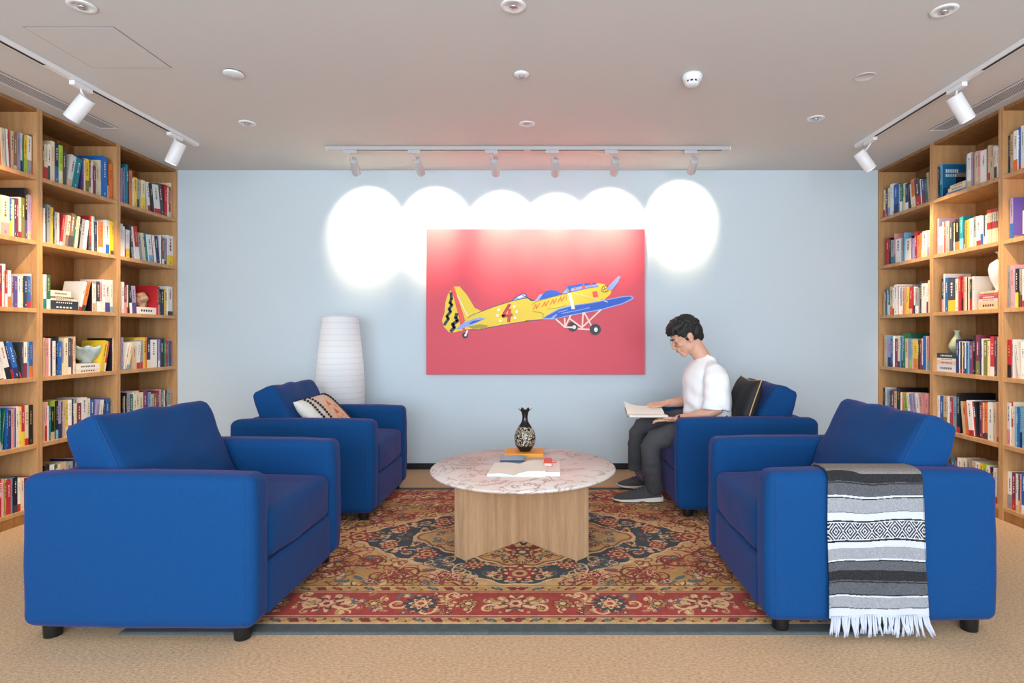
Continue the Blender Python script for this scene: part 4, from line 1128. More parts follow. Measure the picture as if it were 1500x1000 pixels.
# ================================================================ striped blanket
BX0, BX1 = 1.088, 1.462
def stripe(y, ux):
    """colour by distance down the blanket (reading units), ux 0..1 across"""
    y = y+5*math.sin(ux*5+y*.01)+3*math.sin(ux*11)
    r = random.random()
    W_, LG, DG, BK, TP = (194, 198, 206), (144, 147, 153), (80, 82, 88), (30, 30, 34), (124, 116, 112)
    def heather(c, k=26): return tuple(v+(r-.5)*k for v in c)
    seq = [(100, TP, 1), (106, BK, 0), (152, BK, 1), (158, BK, 0), (162, DG, 0), (168, BK, 0), (226, DG, 1), (231, W_, 0), (236, W_, 0), (241, BK, 0), (308, LG, 1), (311, DG, 0), (316, W_, 0), (349, W_, 0), (357, BK, 0)]
    for lim, c, h in seq:
        if y < lim: return heather(c, 34 if h else 8)
    if y < 449:
        t = (y-357)/92.0
        if t < .05 or t > .95: return (192, 195, 203)
        per = 71.0/466; a = (ux/per) % 1.0
        dx = abs(a-.5)*2; dy = abs(t-.5)*2
        dd = dx+dy*.95
        k = (dd*2.5+.15) % 1.0
        return (34, 34, 40) if k < .56 else (192, 195, 203)
    for lim, c, h in [(459, BK, 0), (490, W_, 0), (494, LG, 0), (548, LG, 1), (556, W_, 0), (562, BK, 0), (606, DG, 1), (611, BK, 0), (656, BK, 1), (661, DG, 0), (667, BK, 0), (724, DG, 1), (730, BK, 0), (738, W_, 0), (790, LG, 1), (795, DG, 0), (860, W_, 0)]:
        if y < lim: return heather(c, 34 if h else 8)
    return W_
path = [(2.402, .50), (2.402, .60), (2.401, .625), (2.396, .645), (2.383, .660), (2.365, .6675), (2.32, .671), (2.275, .668), (2.255, .660), (2.243, .643), (2.239, .62), (2.2375, .55), (2.2365, .4), (2.236, .25), (2.234, .092)]
dl = [0]
for a, b in zip(path, path[1:]): dl.append(dl[-1]+math.hypot(a[0]-b[0], a[1]-b[1]))
Ltot = dl[-1]; NS = 380; NX = 200
def pathpt(s):
    for i in range(len(dl)-1):
        if s <= dl[i+1]+1e-9:
            t = (s-dl[i])/(dl[i+1]-dl[i]); return (path[i][0]*(1-t)+path[i+1][0]*t, path[i][1]*(1-t)+path[i+1][1]*t)
    return path[-1]
s_ref = None
bl = MB(); bv = []
for i in range(NS+1):
    s = Ltot*i/NS; y, z = pathpt(s); drop = max(0, (.62-z)/.53) if y < 2.25 else 0
    for j in range(NX+1):
        ux = j/NX; xw = .004*math.sin(s*9)*(1 if ux in (0, 1) else 0)
        x = BX0+(BX1-BX0)*ux+(.010*drop*(1.0 if ux > .5 else .4))*(ux*1.2+.3)+xw
        fold = drop*(.004+.004*math.sin(ux*9+1)+.003*math.sin(ux*17+s*4))
        bv.append((x, y-fold, z+(.006*ux*drop)))
bl.v = [Vector(p) for p in bv]
def yread(y, z):
    if y > 2.25: return 100-(y-2.25)*500 if z > .6 else 30
    zz = z; py = VY+(CAMH-zz)*372; return (py-660)*3.45
for i in range(NS):
    s = Ltot*(i+.5)/NS; y, z = pathpt(s); yr = yread(y, z)
    for j in range(NX):
        p = i*(NX+1)+j; bl.f.append([p, p+1, p+NX+2, p+NX+1]); bl.c.append(lin([max(0, min(255, v)) for v in stripe(yr, (j+.5)/NX)])); bl.m.append(0); bl.sm.append(True)
rb = empty('blanket', (0, 0, 0), 0, 'black, grey and white striped blanket with fringe draped over the right armchair arm', 'blanket')
cl = bl.build('woven_cloth', attr_mat('blanket_cotton', .95, bump=.7, bscale=420), rb)
md = cl.modifiers.new('s', 'SOLIDIFY'); md.thickness = .004; md.offset = 1
fr = MB(); rf_ = random.Random(4); nf_ = 40
for k in range(nf_):
    ux = (k+.5)/nf_; x = BX0+(BX1-BX0)*ux+.012*ux+.006; y0 = 2.231-.006*math.sin(ux*9+1)
    Lf = rf_.uniform(.062, .084); dx = rf_.uniform(-.016, .020)+(.018 if ux > .88 else 0); dy = rf_.uniform(-.012, .002)
    pts = [(x, y0, .100+.006*ux), (x+dx*.25, y0+dy*.3, .10-Lf*.4), (x+dx*.7, y0+dy*.8, .10-Lf*.75), (x+dx, y0+dy, max(.006, .10-Lf))]
    fr.tube(pts, [.0038, .0048, .0042, .0028], seg=6)
    if rf_.random() < .6:
        pts = [(p[0]+.004*(-1)**k*i*.6, p[1]-.003, p[2]+.002) for i, p in enumerate(pts)]; pts[-1] = (pts[-1][0], pts[-1][1], max(.006, pts[-1][2])); fr.tube(pts, [.003, .0036, .003, .002], seg=6)
fr.build('fringe', plain('white_cotton_fringe', (190, 195, 207), .9), rb)
# ================================================================ ornaments and lying books on the shelves
def sxpos(side, px, rec=.03):
    X = (LEFT_X-rec) if side == 'L' else (RIGHT_X+rec); return X, F*X/(px-VX)
def lying(side, row, pxa, pxb, layers, name_prefix, where, rec=.03, depth=.2):
    """a stack of books lying flat, spines to the room; layers bottom first: (thickness, rgb, inset a, inset b, text)"""
    z = SHELF_TOP[row]+.0006; _, Ya = sxpos(side, pxa, rec); X, Yb = sxpos(side, pxb, rec); y0, y1 = sorted((Ya, Yb)); sg = 1 if side == 'L' else -1
    for k, (t, rgb, ia, ib, desc) in enumerate(layers):
        a, b = y0+ia, y1-ib; d = min(depth, (b-a)*.9)
        mb = MB(); ct = .002
        def bx(x0, x1, ya, yb, za, zb, col):
            p, q = sorted((-sg*x0, -sg*x1)); mb.box(p, q, ya, yb, za, zb, col=lin(col))
        L = b-a
        bx(0, ct, 0, L, 0, t, rgb); bx(ct, d, 0, L, 0, ct, rgb); bx(ct, d, 0, L, t-ct, t, rgb); bx(ct, d-.004, .003, L-.003, ct, t-ct, (228, 218, 198))
        rr = random.Random(k*7+row); n = rr.randint(5, 9); tc = (40, 40, 46) if sum(rgb) > 380 else (235, 230, 220)
        for i in range(n):
            yy = L*.2+L*.6*i/n; w = L*.6/n*.6; x = sg*.0006
            vs_ = [(x, yy, t*.35), (x, yy+w, t*.35), (x, yy+w, t*.65), (x, yy, t*.65)]
            mb.add(vs_, [(0, 1, 2, 3) if sg > 0 else (3, 2, 1, 0)], col=lin(tc))
        o = mb.build('book', m_book); o.location = (X, a, z); tag(o, f'{desc}, {where}', 'book', 'books lying flat on '+name_prefix)
        z += t+.0006
    return (X, (y0+y1)/2, z)
lying('L', 2, 74, 114.5, [(.034, (40, 54, 72), 0, 0, 'thick navy book at the bottom of the flat stack'), (.028, (36, 50, 70), 0, .0, 'second navy book up in the flat stack'), (.014, (226, 214, 188), 0, .012, 'thin cream book in the flat stack'), (.012, (120, 96, 76), 0, .035, 'thin brown book in the flat stack'), (.04, (238, 222, 206), 0, .06, 'thick cream book on top of the stack')], 'the third shelf of the middle left bookcase', 'middle left bookcase, third shelf')
lying('L', 2, 200.5, 229.5, [(.058, (238, 236, 230), 0, 0, 'thick white book lying flat under the brown stone')], 'the third shelf of the far left bookcase', 'far left bookcase')
lying('L', 3, 111.5, 146.5, [(.028, (228, 222, 208), 0, 0, 'white book at the bottom of the flat stack'), (.036, (240, 234, 226), 0.0, .0, 'thick white book on top of the flat stack')], 'the fourth shelf of the middle left bookcase', 'under the scalloped bowl')
lying('R', 0, 1386, 1414, [(.022, (120, 140, 190), 0, 0, 'pale blue book lying lowest before the teal cover'), (.026, (232, 214, 178), .0, .02, 'cream book lying second before the teal cover'), (.018, (228, 206, 170), .0, .04, 'cream book lying topmost before the teal cover')], 'the top shelf of the middle right bookcase', 'middle right bookcase')
lying('R', 2, 1433, 1461.5, [(.052, (232, 180, 140), 0, 0, 'peach box book lowest under the white vase'), (.018, (214, 190, 200), .0, .004, 'pale pink book second under the white vase'), (.022, (176, 74, 80), .0, .008, 'red book third under the white vase'), (.016, (190, 106, 100), .0, .012, 'rose book fourth under the white vase'), (.012, (226, 206, 160), .0, .02, 'thin cream book just under the white vase')], 'the third shelf of the middle right bookcase', 'right wall', depth=.18)
lying('R', 3, 1371, 1400, [(.052, (214, 220, 232), 0, 0, 'pale blue book lowest under the celadon vase'), (.030, (226, 196, 190), .0, .012, 'pale pink book second under the celadon vase'), (.018, (232, 222, 206), 0, .012, 'thin cream book third under the celadon vase'), (.036, (36, 62, 78), 0, .006, 'dark teal book right under the celadon vase')], 'the fourth shelf of the middle right bookcase', 'right wall', depth=.18)
lying('L', 5, 65.5, 82, [(.20, (60, 50, 46), 0, 0, 'dark brown box file lying on the bottom shelf')], 'the bottom shelf of the middle left bookcase', 'middle left bookcase') if False else None
lying('R', 5, 1384, 1416, [(.18, (208, 190, 130), 0, 0, 'tan box book beneath the yellow one'), (.05, (236, 204, 40), 0, 0, 'yellow book with dark lettering lying flat behind the front right armchair')], 'the bottom shelf of the middle right bookcase', 'right wall') if False else None
_, yy = sxpos('R', 1394); X_, y2 = sxpos('R', 1384)
def vase_on(name, prof, loc, mat, label, seg=36, cat='vase'):
    o = MB().lathe(prof, seg=seg).build(name, mat, weld=True); o.location = loc; tag(o, label, cat); return o
m_cer = plain('white_glaze', (238, 234, 232), .25, coat=.3); m_cel = plain('celadon_glaze', (186, 196, 158), .3, var=.12, bscale=14, coat=.3)
X, Y = sxpos('R', 1458, .10); 
vase_on('white_vase', [(0,0),(.028,0),(.030,.004),(.034,.02),(.058,.07),(.070,.12),(.072,.15),(.062,.185),(.036,.205),(.020,.218),(.017,.235),(.024,.252),(.036,.262),(.034,.263),(.014,.236),(0,.22)], (X, 3.765+.06, SHELF_TOP[2]+.052+.018+.022+.016+.012+.004), m_cer, 'white bulbous vase with a narrow neck on the stacked books, right bookcase')
X, Y = sxpos('R', 1397, .10)
vase_on('celadon_vase', [(0,0),(.026,0),(.028,.004),(.045,.02),(.055,.045),(.052,.07),(.034,.105),(.018,.13),(.014,.15),(.020,.168),(.024,.172),(.012,.155),(0,.14)], (RIGHT_X+.10, F*(RIGHT_X+.1)/(1402-VX), SHELF_TOP[3]+.052+.030+.018+.036+.003), m_cel, 'small pale green celadon vase on flat books, middle right bookcase')
# scalloped bowl on its side-standing foot
m_bowl = plain('pale_blue_glaze', (176, 196, 200), .25, var=.1, bscale=20)
def sc(i, a, r, z): return (r*(1+.05*math.cos(8*a)*(i/8)), z+.008*math.cos(8*a)*(i/8)) if i else (r, z)
o = MB().lathe([(0, 0), (.04, 0), (.042, .012), (.036, .018), (.06, .03), (.085, .065), (.095, .10), (.100, .125), (.098, .125), (.082, .068), (.05, .034), (0, .028)], seg=64, wav=lambda i, a, r, z: sc(min(i, 8), a, r, z)).build('scalloped_bowl', m_bowl, weld=True)
Xb = LEFT_X-.13; o.location = (Xb, F*Xb/(123.5-VX)+.02, SHELF_TOP[3]+.028+.036+.003)
tag(o, 'pale blue scalloped porcelain bowl on flat white books, left bookcase', 'bowl')
# brown stone
mb = MB(); mb.ellip((0, 0, .062), (.042, .05, .066), seg=24, rings=16)
for i, p in enumerate(mb.v):
    nz = mnoise.noise(p*22); mb.v[i] = p+Vector((p.x, p.y, p.z-.06)).normalized()*nz*.016
    if mb.v[i].z < .002: mb.v[i].z = .002
o = mb.build('brown_stone', plain('speckled_stone', (168, 132, 108), .7, var=.35, bscale=30), weld=True)
Xb = LEFT_X-.10; o.location = (Xb, F*Xb/(207.5-VX)+.0, SHELF_TOP[2]+.0588)
tag(o, 'rounded brown and pink stone standing on the white flat book, left bookcase', 'stone')
# ================================================================ the reading man
def solid(mb, name, mat, parent, voxel=.006, smooth=3, wr=None, sf=.6):
    """fuse overlapping closed shapes of a builder into one continuous skin"""
    o = mb.build(name, mat, None)
    md = o.modifiers.new('r', 'REMESH'); md.mode = 'VOXEL'; md.voxel_size = voxel; md.use_smooth_shade = True
    if smooth:
        sm = o.modifiers.new('s', 'SMOOTH'); sm.iterations = smooth; sm.factor = sf
    dg = bpy.context.evaluated_depsgraph_get()
    me = bpy.data.meshes.new_from_object(o.evaluated_get(dg))
    old = o.data; o.modifiers.clear(); o.data = me; me.name = name; bpy.data.meshes.remove(old)
    me.materials.clear(); me.materials.append(mat)
    if wr:
        nrm = np.zeros(len(me.vertices)*3); me.vertex_normals.foreach_get('vector', nrm); nrm = nrm.reshape(-1, 3)
        co = np.zeros(len(me.vertices)*3); me.vertices.foreach_get('co', co); co = co.reshape(-1, 3)
        amt = np.array([wr(Vector(c)) for c in co]); me.vertices.foreach_set('co', (co+nrm*amt[:, None]).ravel()); me.update()
    for p in me.polygons: p.use_smooth = True
    o.parent = parent
    return o
m_skin = plain('skin', (214, 162, 136), .5, bump=.03, bscale=300, var=.03)
m_skin.node_tree.nodes['Principled BSDF'].inputs['Subsurface Weight'].default_value = .12
m_skin.node_tree.nodes['Principled BSDF'].inputs['Subsurface Radius'].default_value = (.02, .008, .004)
m_hair = plain('black_hair', (24, 21, 22), .62, bump=.3, bscale=180)
m_shirt = plain('white_cotton', (240, 240, 242), .9)
m_trous = plain('dark_grey_wool', (68, 68, 72), .9, bump=.2, bscale=600, var=.06)
man = empty('person', (0, 0, 0), 0, 'man in white t-shirt and dark grey trousers sitting in a blue armchair, reading a book', 'person')
V = Vector
# head frame
pit = math.radians(29); yaw = math.radians(6)
f_ = V((-math.cos(pit), 0, -math.sin(pit))); u_ = V((-math.sin(pit), 0, math.cos(pit))); s_v = u_.cross(f_)
MH = Matrix(((f_.x, s_v.x, u_.x, 0), (f_.y, s_v.y, u_.y, 0), (f_.z, s_v.z, u_.z, 0), (0, 0, 0, 1)))
HO = V((.972, 4.12, 1.190))
MH = Matrix.Translation(HO) @ Matrix.Rotation(yaw, 4, 'Z') @ MH @ Matrix.Diagonal((1.13, 1.08, 1.10, 1))
body = MB()
def HE(c, r, R=None, seg=20, rings=14, mb=None):
    t = MB(); t.ellip(c, r, seg=seg, rings=rings, R=R); (mb or body).add([MH @ p for p in t.v], t.f, smooth=True)
def HT(pts, rad, mb=None, seg=14):
    (mb or body).tube([MH @ V(p) for p in pts], rad, seg=seg)
RY = lambda a: Matrix.Rotation(math.radians(a), 3, 'Y')
RZ = lambda a: Matrix.Rotation(math.radians(a), 3, 'Z')
HE((-.012, 0, .038), (.094, .075, .083))
HE((.036, 0, .030), (.052, .062, .052))
HE((.038, 0, -.030), (.046, .056, .070))
HE((.030, 0, -.062), (.050, .048, .046))
HE((.060, 0, -.094), (.024, .026, .020))
for s in (-1, 1):
    HE((.008, s*.046, -.058), (.040, .016, .028), R=RY(24))
    HE((.060, s*.036, -.020), (.024, .022, .022))
    HE((.078, s*.026, .020), (.012, .022, .007), R=RZ(-s*14))
    HE((.074, s*.031, .001), (.012, .016, .010))
    HE((-.006, s*.074, -.004), (.019, .007, .030), R=RY(-12)); HE((-.004, s*.079, .004), (.020, .006, .022), R=RY(-12)); HE((.002, s*.076, -.028), (.010, .006, .011))
    HE((.098, s*.012, -.030), (.010, .008, .007))
HT([(.080, 0, .014), (.090, 0, .000), (.102, 0, -.016), (.108, 0, -.026)], [.009, .010, .012, .011])
HE((.104, 0, -.027), (.012, .011, .009))
HE((.084, 0, -.050), (.014, .026, .012))
HE((.089, 0, -.0545), (.010, .020, .0050)); HE((.087, 0, -.0645), (.010, .018, .0055))
HE((.074, 0, -.080), (.014, .022, .012))
# neck
body.tube([HO+V((.045, 0, -.03)), V((1.050, 4.12, 1.10)), V((1.095, 4.12, 1.035)), V((1.12, 4.12, .96))], [(.060, .056), (.061, .058), (.060, .060), (.055, .08)], seg=20)
# trunk, arms and legs under the clothes
body.tube([(1.13, 4.12, .95), (1.14, 4.12, .90), (1.15, 4.12, .78), (1.19, 4.12, .66), (1.22, 4.12, .56)], [(.05, .12), (.085, .155), (.105, .15), (.10, .14), (.10, .15)], seg=20, up=(1, 0, 0))
ARM = {'l': [(1.135, 3.945, .935), (1.125, 3.905, .81), (1.125, 3.872, .690), (1.06, 3.892, .662), (.96, 3.935, .632), (.871, 3.974, .612)],
       'r': [(1.135, 4.295, .935), (1.15, 4.345, .82), (1.150, 4.375, .715), (1.07, 4.355, .700), (.96, 4.315, .692), (.850, 4.275, .688)]}
for k, pts in ARM.items(): body.tube(pts, [.052, .047, .043, .042, .036, (.021, .029)], seg=16)
def hand(wrist, d, n, side, curl, name, thumb_dir=None, spread=1.0, rootup=0):
    """d = finger direction, n = back-of-hand normal, side = direction from little finger to thumb"""
    d = V(d).normalized(); n = V(n); n = (n-d*n.dot(d)).normalized(); sd = V(side); sd = (sd-d*sd.dot(d)-n*sd.dot(n)).normalized()
    w = V(wrist)
    body.tube([w-d*.02, w+d*.015, w+d*.05, w+d*.088], [(.019, .027), (.017, .032), (.0145, .040), (.011, .038)], seg=16, up=n)
    for i, (off, L) in enumerate(((.032, .078), (.0112, .087), (-.0100, .081), (-.031, .064))):
        root = w+d*.078+sd*off
        p = [root]; dirn = (d+sd*(off*2.2*spread)).normalized(); a = curl[i]
        for seg_, fr in enumerate((.02, .42, .32, .24)):
            if seg_: dirn = (Matrix.Rotation(math.radians(a*(1.0 if seg_ > 1 else .8)), 3, n.cross(d)) @ dirn).normalized()
            p.append(p[-1]+dirn*L*fr)
        body.tube(p, [.0088, .0088, .0084, .0076, .0062], seg=10)
        body.ellip(p[-1], (.0062, .0062, .0062), seg=10, rings=6)
    tdir = V(thumb_dir).normalized() if thumb_dir else (d*.7+sd*.8).normalized()
    b = w+d*.018+sd*.026
    body.tube([b, b+tdir*.030+d*.004, b+tdir*.030+d*.028+sd*.004, b+tdir*.030+d*.052], [.0125, .0115, .0098, .0075], seg=10)
    body.ellip(b+tdir*.030+d*.052, (.0075, .0075, .0075), seg=10, rings=6)
# left (near) hand, palm up under the book; right hand lies on the far page
hand((.868, 3.975, .611), (-1, .14, .03), (0, .15, -1), (0, -1, -.1), (-6, -14, -12, -18), 'l', thumb_dir=(-.55, -.55, .55))
hand((.848, 4.274, .689), (-1, -.22, -.10), (-.1, -.35, 1), (0, -1, -.3), (10, 8, 9, 14), 'r', thumb_dir=(-.8, -.6, -.1))
LEG = {'l': [(1.22, 4.03, .575), (.96, 3.99, .545), (.72, 3.972, .470), (.70, 3.972, .43), (.712, 3.99, .28), (.740, 4.08, .11)],
       'r': [(1.22, 4.21, .575), (.93, 4.27, .555), (.685, 4.33, .515), (.652, 4.335, .47), (.650, 4.35, .34), (.675, 4.385, .21), (.700, 4.40, .13), (.72, 4.405, .08)]}
body.tube(LEG['l'], [.08, .07, .055, .052, .045, .034], seg=16)
body.tube(LEG['r'], [.08, .07, .055, .052, .045, .042, .036, .034], seg=16)
for (x, y) in ((.735, 4.09), (.73, 4.425)):
    body.tube([(x+.02, y, .055), (x-.05, y, .048), (x-.14, y, .040)], [(.016, .018), (.014, .020), (.008, .018)], seg=12, up=(0, 0, 1))
bodyo = solid(body, 'body', m_skin, man, voxel=.0042, smooth=3, sf=.5)
# eyes, brows, lips
def hpart(name, fn, mat):
    mb = MB(); fn(mb); return mb.build(name, mat, man)
m_brow = plain('brow_hair', (34, 28, 27), .7); m_lip = plain('lips', (188, 112, 104), .5)
for s in (-1, 1):
    hpart('eyebrow', lambda mb: HT([(.092, s*.012, .023), (.0915, s*.026, .029), (.082, s*.042, .025)], [(.003, .0035), (.0035, .0045), (.0015, .002)], mb), m_brow)
    hpart('eyelashes', lambda mb: HT([(.0865, s*.020, -.001), (.0885, s*.030, -.003), (.0795, s*.044, -.001)], [.0014, .0018, .0012], mb), m_brow)
hpart('lips', lambda mb: (HE((.0945, 0, -.0560), (.0065, .0175, .0034), mb=mb), HE((.0925, 0, -.0635), (.0065, .0155, .0038), mb=mb)), m_lip)
# glasses
gl = MB()
for s in (-1, 1):
    gl.tube([MH @ V((.1005+.003*math.cos(2*PI*k/24)-.010*(s*(s*.032+.023*math.cos(2*PI*k/24))-.01)*4*.3, s*.034+.0225*math.cos(2*PI*k/24), .000+.020*math.sin(2*PI*k/24))) for k in range(25)], .0011, seg=6, cap=False)
    gl.tube([MH @ V(p) for p in ((.094, s*.056, .006), (.05, s*.074, .008), (-.004, s*.083, .010), (-.022, s*.082, -.006))], .0012, seg=6)
gl.tube([MH @ V(p) for p in ((.103, -.012, .004), (.107, 0, .007), (.103, .012, .004))], .0011, seg=6)
gl.build('glasses', plain('thin_gold_wire', (206, 176, 130), .3, metal=.8), man)
# hair
hr = MB(); rh = random.Random(11)
HE((-.018, 0, .050), (.100, .082, .088), mb=hr); HE((-.062, 0, .012), (.060, .073, .072), mb=hr); HE((-.072, 0, -.030), (.038, .058, .045), mb=hr)
HE((.035, 0, .088), (.062, .064, .046), mb=hr)
for s in (-1, 1): HE((.010, s*.066, .045), (.040, .018, .038), mb=hr); HE((.018, s*.072, .012), (.012, .008, .030), mb=hr)
for k in range(150):
    th = rh.uniform(-PI, PI); el = rh.uniform(.15, 1.35)
    c = V((-.015+.098*math.cos(th)*math.cos(el), .081*math.sin(th)*math.cos(el), .048+.090*math.sin(el)))
    if c.x > .07 and c.z < .07: continue
    dr = V((.9+rh.uniform(-.3, .3), rh.uniform(-.5, .5)+c.y*3, -.35+rh.uniform(-.3, .5))).normalized()
    if c.x < -.03: dr = V((-.3, c.y*3, -1)).normalized()
    n = (c-V((-.015, 0, .04))).normalized()
    HT([c-dr*.012-n*.008, c+n*.004, c+dr*.020+n*rh.uniform(.001, .008), c+dr*.034+n*rh.uniform(-.002, .006)], [.007, .0085, .006, .0015], mb=hr, seg=8)
for k in range(26):   # fringe over the forehead
    y = rh.uniform(-.055, .055); x = .082-abs(y)*.35
    HT([(x-.03, y*.9, .108), (x-.002, y, .098), (x+.016, y*1.05+rh.uniform(-.006, .006), .078), (x+.018+rh.uniform(-.006, .004), y*1.1+rh.uniform(-.008, .008), .058+rh.uniform(-.012, .008))], [.009, .010, .008, .002], mb=hr, seg=8)
for s in (-1, 1):
    for k in range(12):
        x = rh.uniform(-.02, .06); HT([(x, s*(.070), .075), (x+.01, s*.078, .050), (x+.016, s*.074, .028+.3*max(0, x-.03))], [.010, .010, .003], mb=hr, seg=8)
solid(hr, 'hair', m_hair, man, voxel=.0040, smooth=1, sf=.4)
# t-shirt
sh_ = MB()
sh_.tube([(1.145, 4.12, .515), (1.135, 4.12, .58), (1.128, 4.12, .68), (1.122, 4.12, .80), (1.112, 4.12, .90), (1.110, 4.12, .955), (1.110, 4.12, .995), (1.118, 4.12, 1.030)],
         [(.170, .185), (.172, .188), (.168, .190), (.166, .198), (.160, .198), (.142, .180), (.098, .125), (.060, .078)], seg=32, up=(1, 0, 0))
sh_.tube([(1.105, 4.12, .985), (1.128, 4.12, 1.02), (1.142, 4.12, 1.052)], [(.085, .10), (.072, .078), (.055, .062)], seg=24, up=(1, 0, 0))
for s in (-1, 1):
    yy = lambda v: 4.12+s*v
    sh_.tube([(1.115, yy(.08), .968), (1.130, yy(.150), .945), (1.138, yy(.190), .905), (1.128, yy(.222), .81), (1.118, yy(.236 if s < 0 else .245), .715), (1.116, yy(.238 if s < 0 else .25), .690)],
             [(.052, .050), (.072, .062), (.086, .070), (.090, .072), (.092, .074), (.093, .075)], seg=24, up=(1, 0, 0))
def wrs(c):
    a = mnoise.noise(V((c.x*7, c.y*5, c.z*16+c.x*10)))*.012+mnoise.noise(V((c.x*16, c.y*12, c.z*9)))*.007
    return a*min(1, max(.15, (1.0-c.z)*5))
solid(sh_, 't_shirt', m_shirt, man, voxel=.006, smooth=3, wr=wrs)
# trousers
tr = MB()
tr.tube([(1.235, 4.12, .545), (1.20, 4.12, .57), (1.13, 4.12, .585)], [(.12, .17), (.12, .175), (.10, .16)], seg=20, up=(0, 0, 1))
tr.tube([(1.22, 4.035, .570), (1.0, 3.995, .548), (.82, 3.978, .505), (.722, 3.972, .465), (.692, 3.972, .415), (.698, 3.975, .33), (.714, 4.005, .22), (.738, 4.065, .105)], [.105, .090, .080, .074, .072, .068, (.064, .066), (.062, .066)], seg=24)
tr.tube([(1.22, 4.21, .575), (.95, 4.27, .560), (.76, 4.315, .525), (.685, 4.33, .500), (.655, 4.335, .450), (.650, 4.345, .36), (.648, 4.36, .26), (.650, 4.37, .178)], [.105, .088, .078, .073, .070, .066, (.064, .066), (.064, .068)], seg=24)
def wrt(c):
    return mnoise.noise(V((c.x*8+c.z*6, c.y*8, c.z*18)))*.008+(mnoise.noise(V((c.x*22, c.y*9, c.z*26)))*.004)
solid(tr, 'trousers', m_trous, man, voxel=.006, smooth=2, wr=wrt)
# sock on the far foot
MB().tube([(.668, 4.383, .200), (.672, 4.385, .185), (.690, 4.397, .14), (.712, 4.405, .085)], [(.0455, .045), (.046, .0455), (.042, .042), (.042, .040)], seg=20).build('sock', plain('patterned_dark_knit', (92, 84, 96), .95, var=.45, bscale=90, bump=.4), man)
MB().tube([(.732, 4.06, .135), (.737, 4.075, .10), (.740, 4.085, .07)], [.038, .036, .034], seg=16).build('sock', plain('dark_knit', (50, 48, 54), .95), man)
# shoes
m_knit = plain('charcoal_mesh_upper', (66, 66, 70), .85, bump=.5, bscale=500, var=.15); m_sole = plain('off_white_foam', (226, 220, 208), .6); m_out = plain('black_rubber', (28, 28, 30), .7)
def shoe(x_toe, x_heel, y, tilt, label=None):
    L = x_heel-x_toe; sh = bpy.data.objects.new('shoe', None)
    def wz(t): return .036*(1-.0)*(.62+.38*math.sin(min(1, t*1.15)*PI*.5+.0)) if t < .7 else .046-.010*abs(t-.85)/.15
    # t from 0 heel to 1 toe
    mb = MB(); N = 26; rings = []
    seg = 28; vs_ = []; fs_ = []
    for i in range(N+1):
        t = i/N; x = x_heel-.012-(L-.02)*t
        hw = .034+.012*math.sin(PI*min(1, t*1.1))-.020*max(0, t-.86)/.14 if t < 1 else .02
        hgt = (.106-.01*t if t < .30 else .103-(t-.30)*.112) if t < .9 else .036-.16*(t-.9)
        if t < .05: hw *= .72+5.6*t
        for j in range(seg):
            a = 2*PI*j/seg; cy, cz = math.cos(a), math.sin(a)
            z = .020+max(0, cz)**.8*hgt if cz > 0 else .020+cz*.004
            vs_.append((x, y+cy*hw*(1-.35*max(0, cz)**2*(1 if t < .5 else .8)), z+tilt*t*t*.03))
    for i in range(N):
        for j in range(seg):
            a = i*seg+j; b = i*seg+(j+1) % seg; fs_.append((a, b, b+seg, a+seg))
    fs_.append(tuple(range(seg))[::-1]); fs_.append(tuple(range(N*seg, (N+1)*seg)))
    mb.add(vs_, fs_, smooth=True); up = mb.build('shoe', m_knit, man)
    # wavy foam sole and rubber outsole
    def slab(z0f, z1f, ex, name, mat):
        q = MB(); v2 = []; f2 = []
        for i in range(N+1):
            t = i/N; x = x_heel+.004-(L+.006)*t
            hw = (.040+.010*math.sin(PI*min(1, t*1.1))-.024*max(0, t-.84)/.16)*(.55+.45*math.sin(min(1, (t+.02)*9)*PI/2))*(1 if t < .97 else .75)+ex
            for (a, b) in ((-1, 0), (1, 0), (1, 1), (-1, 1)): v2.append((x, y+a*hw, (z0f(t) if b == 0 else z1f(t))+tilt*t*t*.03))
        for i in range(N):
            for j in range(4):
                a = i*4+j; b = i*4+(j+1) % 4; f2.append((a, b, b+4, a+4))
        f2.append((0, 1, 2, 3)[::-1]); f2.append((N*4, N*4+1, N*4+2, N*4+3))
        q.add(v2, f2); return q.build(name, mat, up, bevel=.003, weld=True)
    z0 = .0105
    arch = lambda t: .007*max(0, 1-abs(t-.42)/.10)
    slab(lambda t: z0+.0045+arch(t)+(.012*max(0, (t-.8)/.2)**2), lambda t: z0+.030+.007*math.cos(t*PI*1.2)-.006*t, 0, 'midsole', m_sole)
    slab(lambda t: z0+arch(t)*1.1+(.012*max(0, (t-.8)/.2)**2), lambda t: z0+.0042+arch(t)*1.0+(.012*max(0, (t-.8)/.2)**2), -.003, 'outsole', m_out)
    for k in range(4):
        xx = x_toe+L*(.42+.065*k); zz = .020+.094-(.28-.0)*0
        t = (x_heel-.012-xx)/(L-.02); hgt = .103-(t-.30)*.112
        MB().tube([(xx, y-.026, .014+hgt*.80+tilt*t*t*.03), (xx-.004, y-.010, .0215+hgt*.985+tilt*t*t*.03), (xx-.004, y+.010, .0215+hgt*.985+tilt*t*t*.03), (xx, y+.026, .014+hgt*.80+tilt*t*t*.03)], .0026, seg=6).build('lace', m_brow, up)
shoe(.437, .795, 4.09, 0.0)
shoe(.507, .810, 4.43, 0.5)
# watch
MB().tube([(.906, 3.957, .613), (.892, 3.9635, .6085)], [(.0365, .0395), (.0365, .0395)], seg=24).build('wristwatch', plain('black_watch_strap', (20, 20, 24), .4), man)

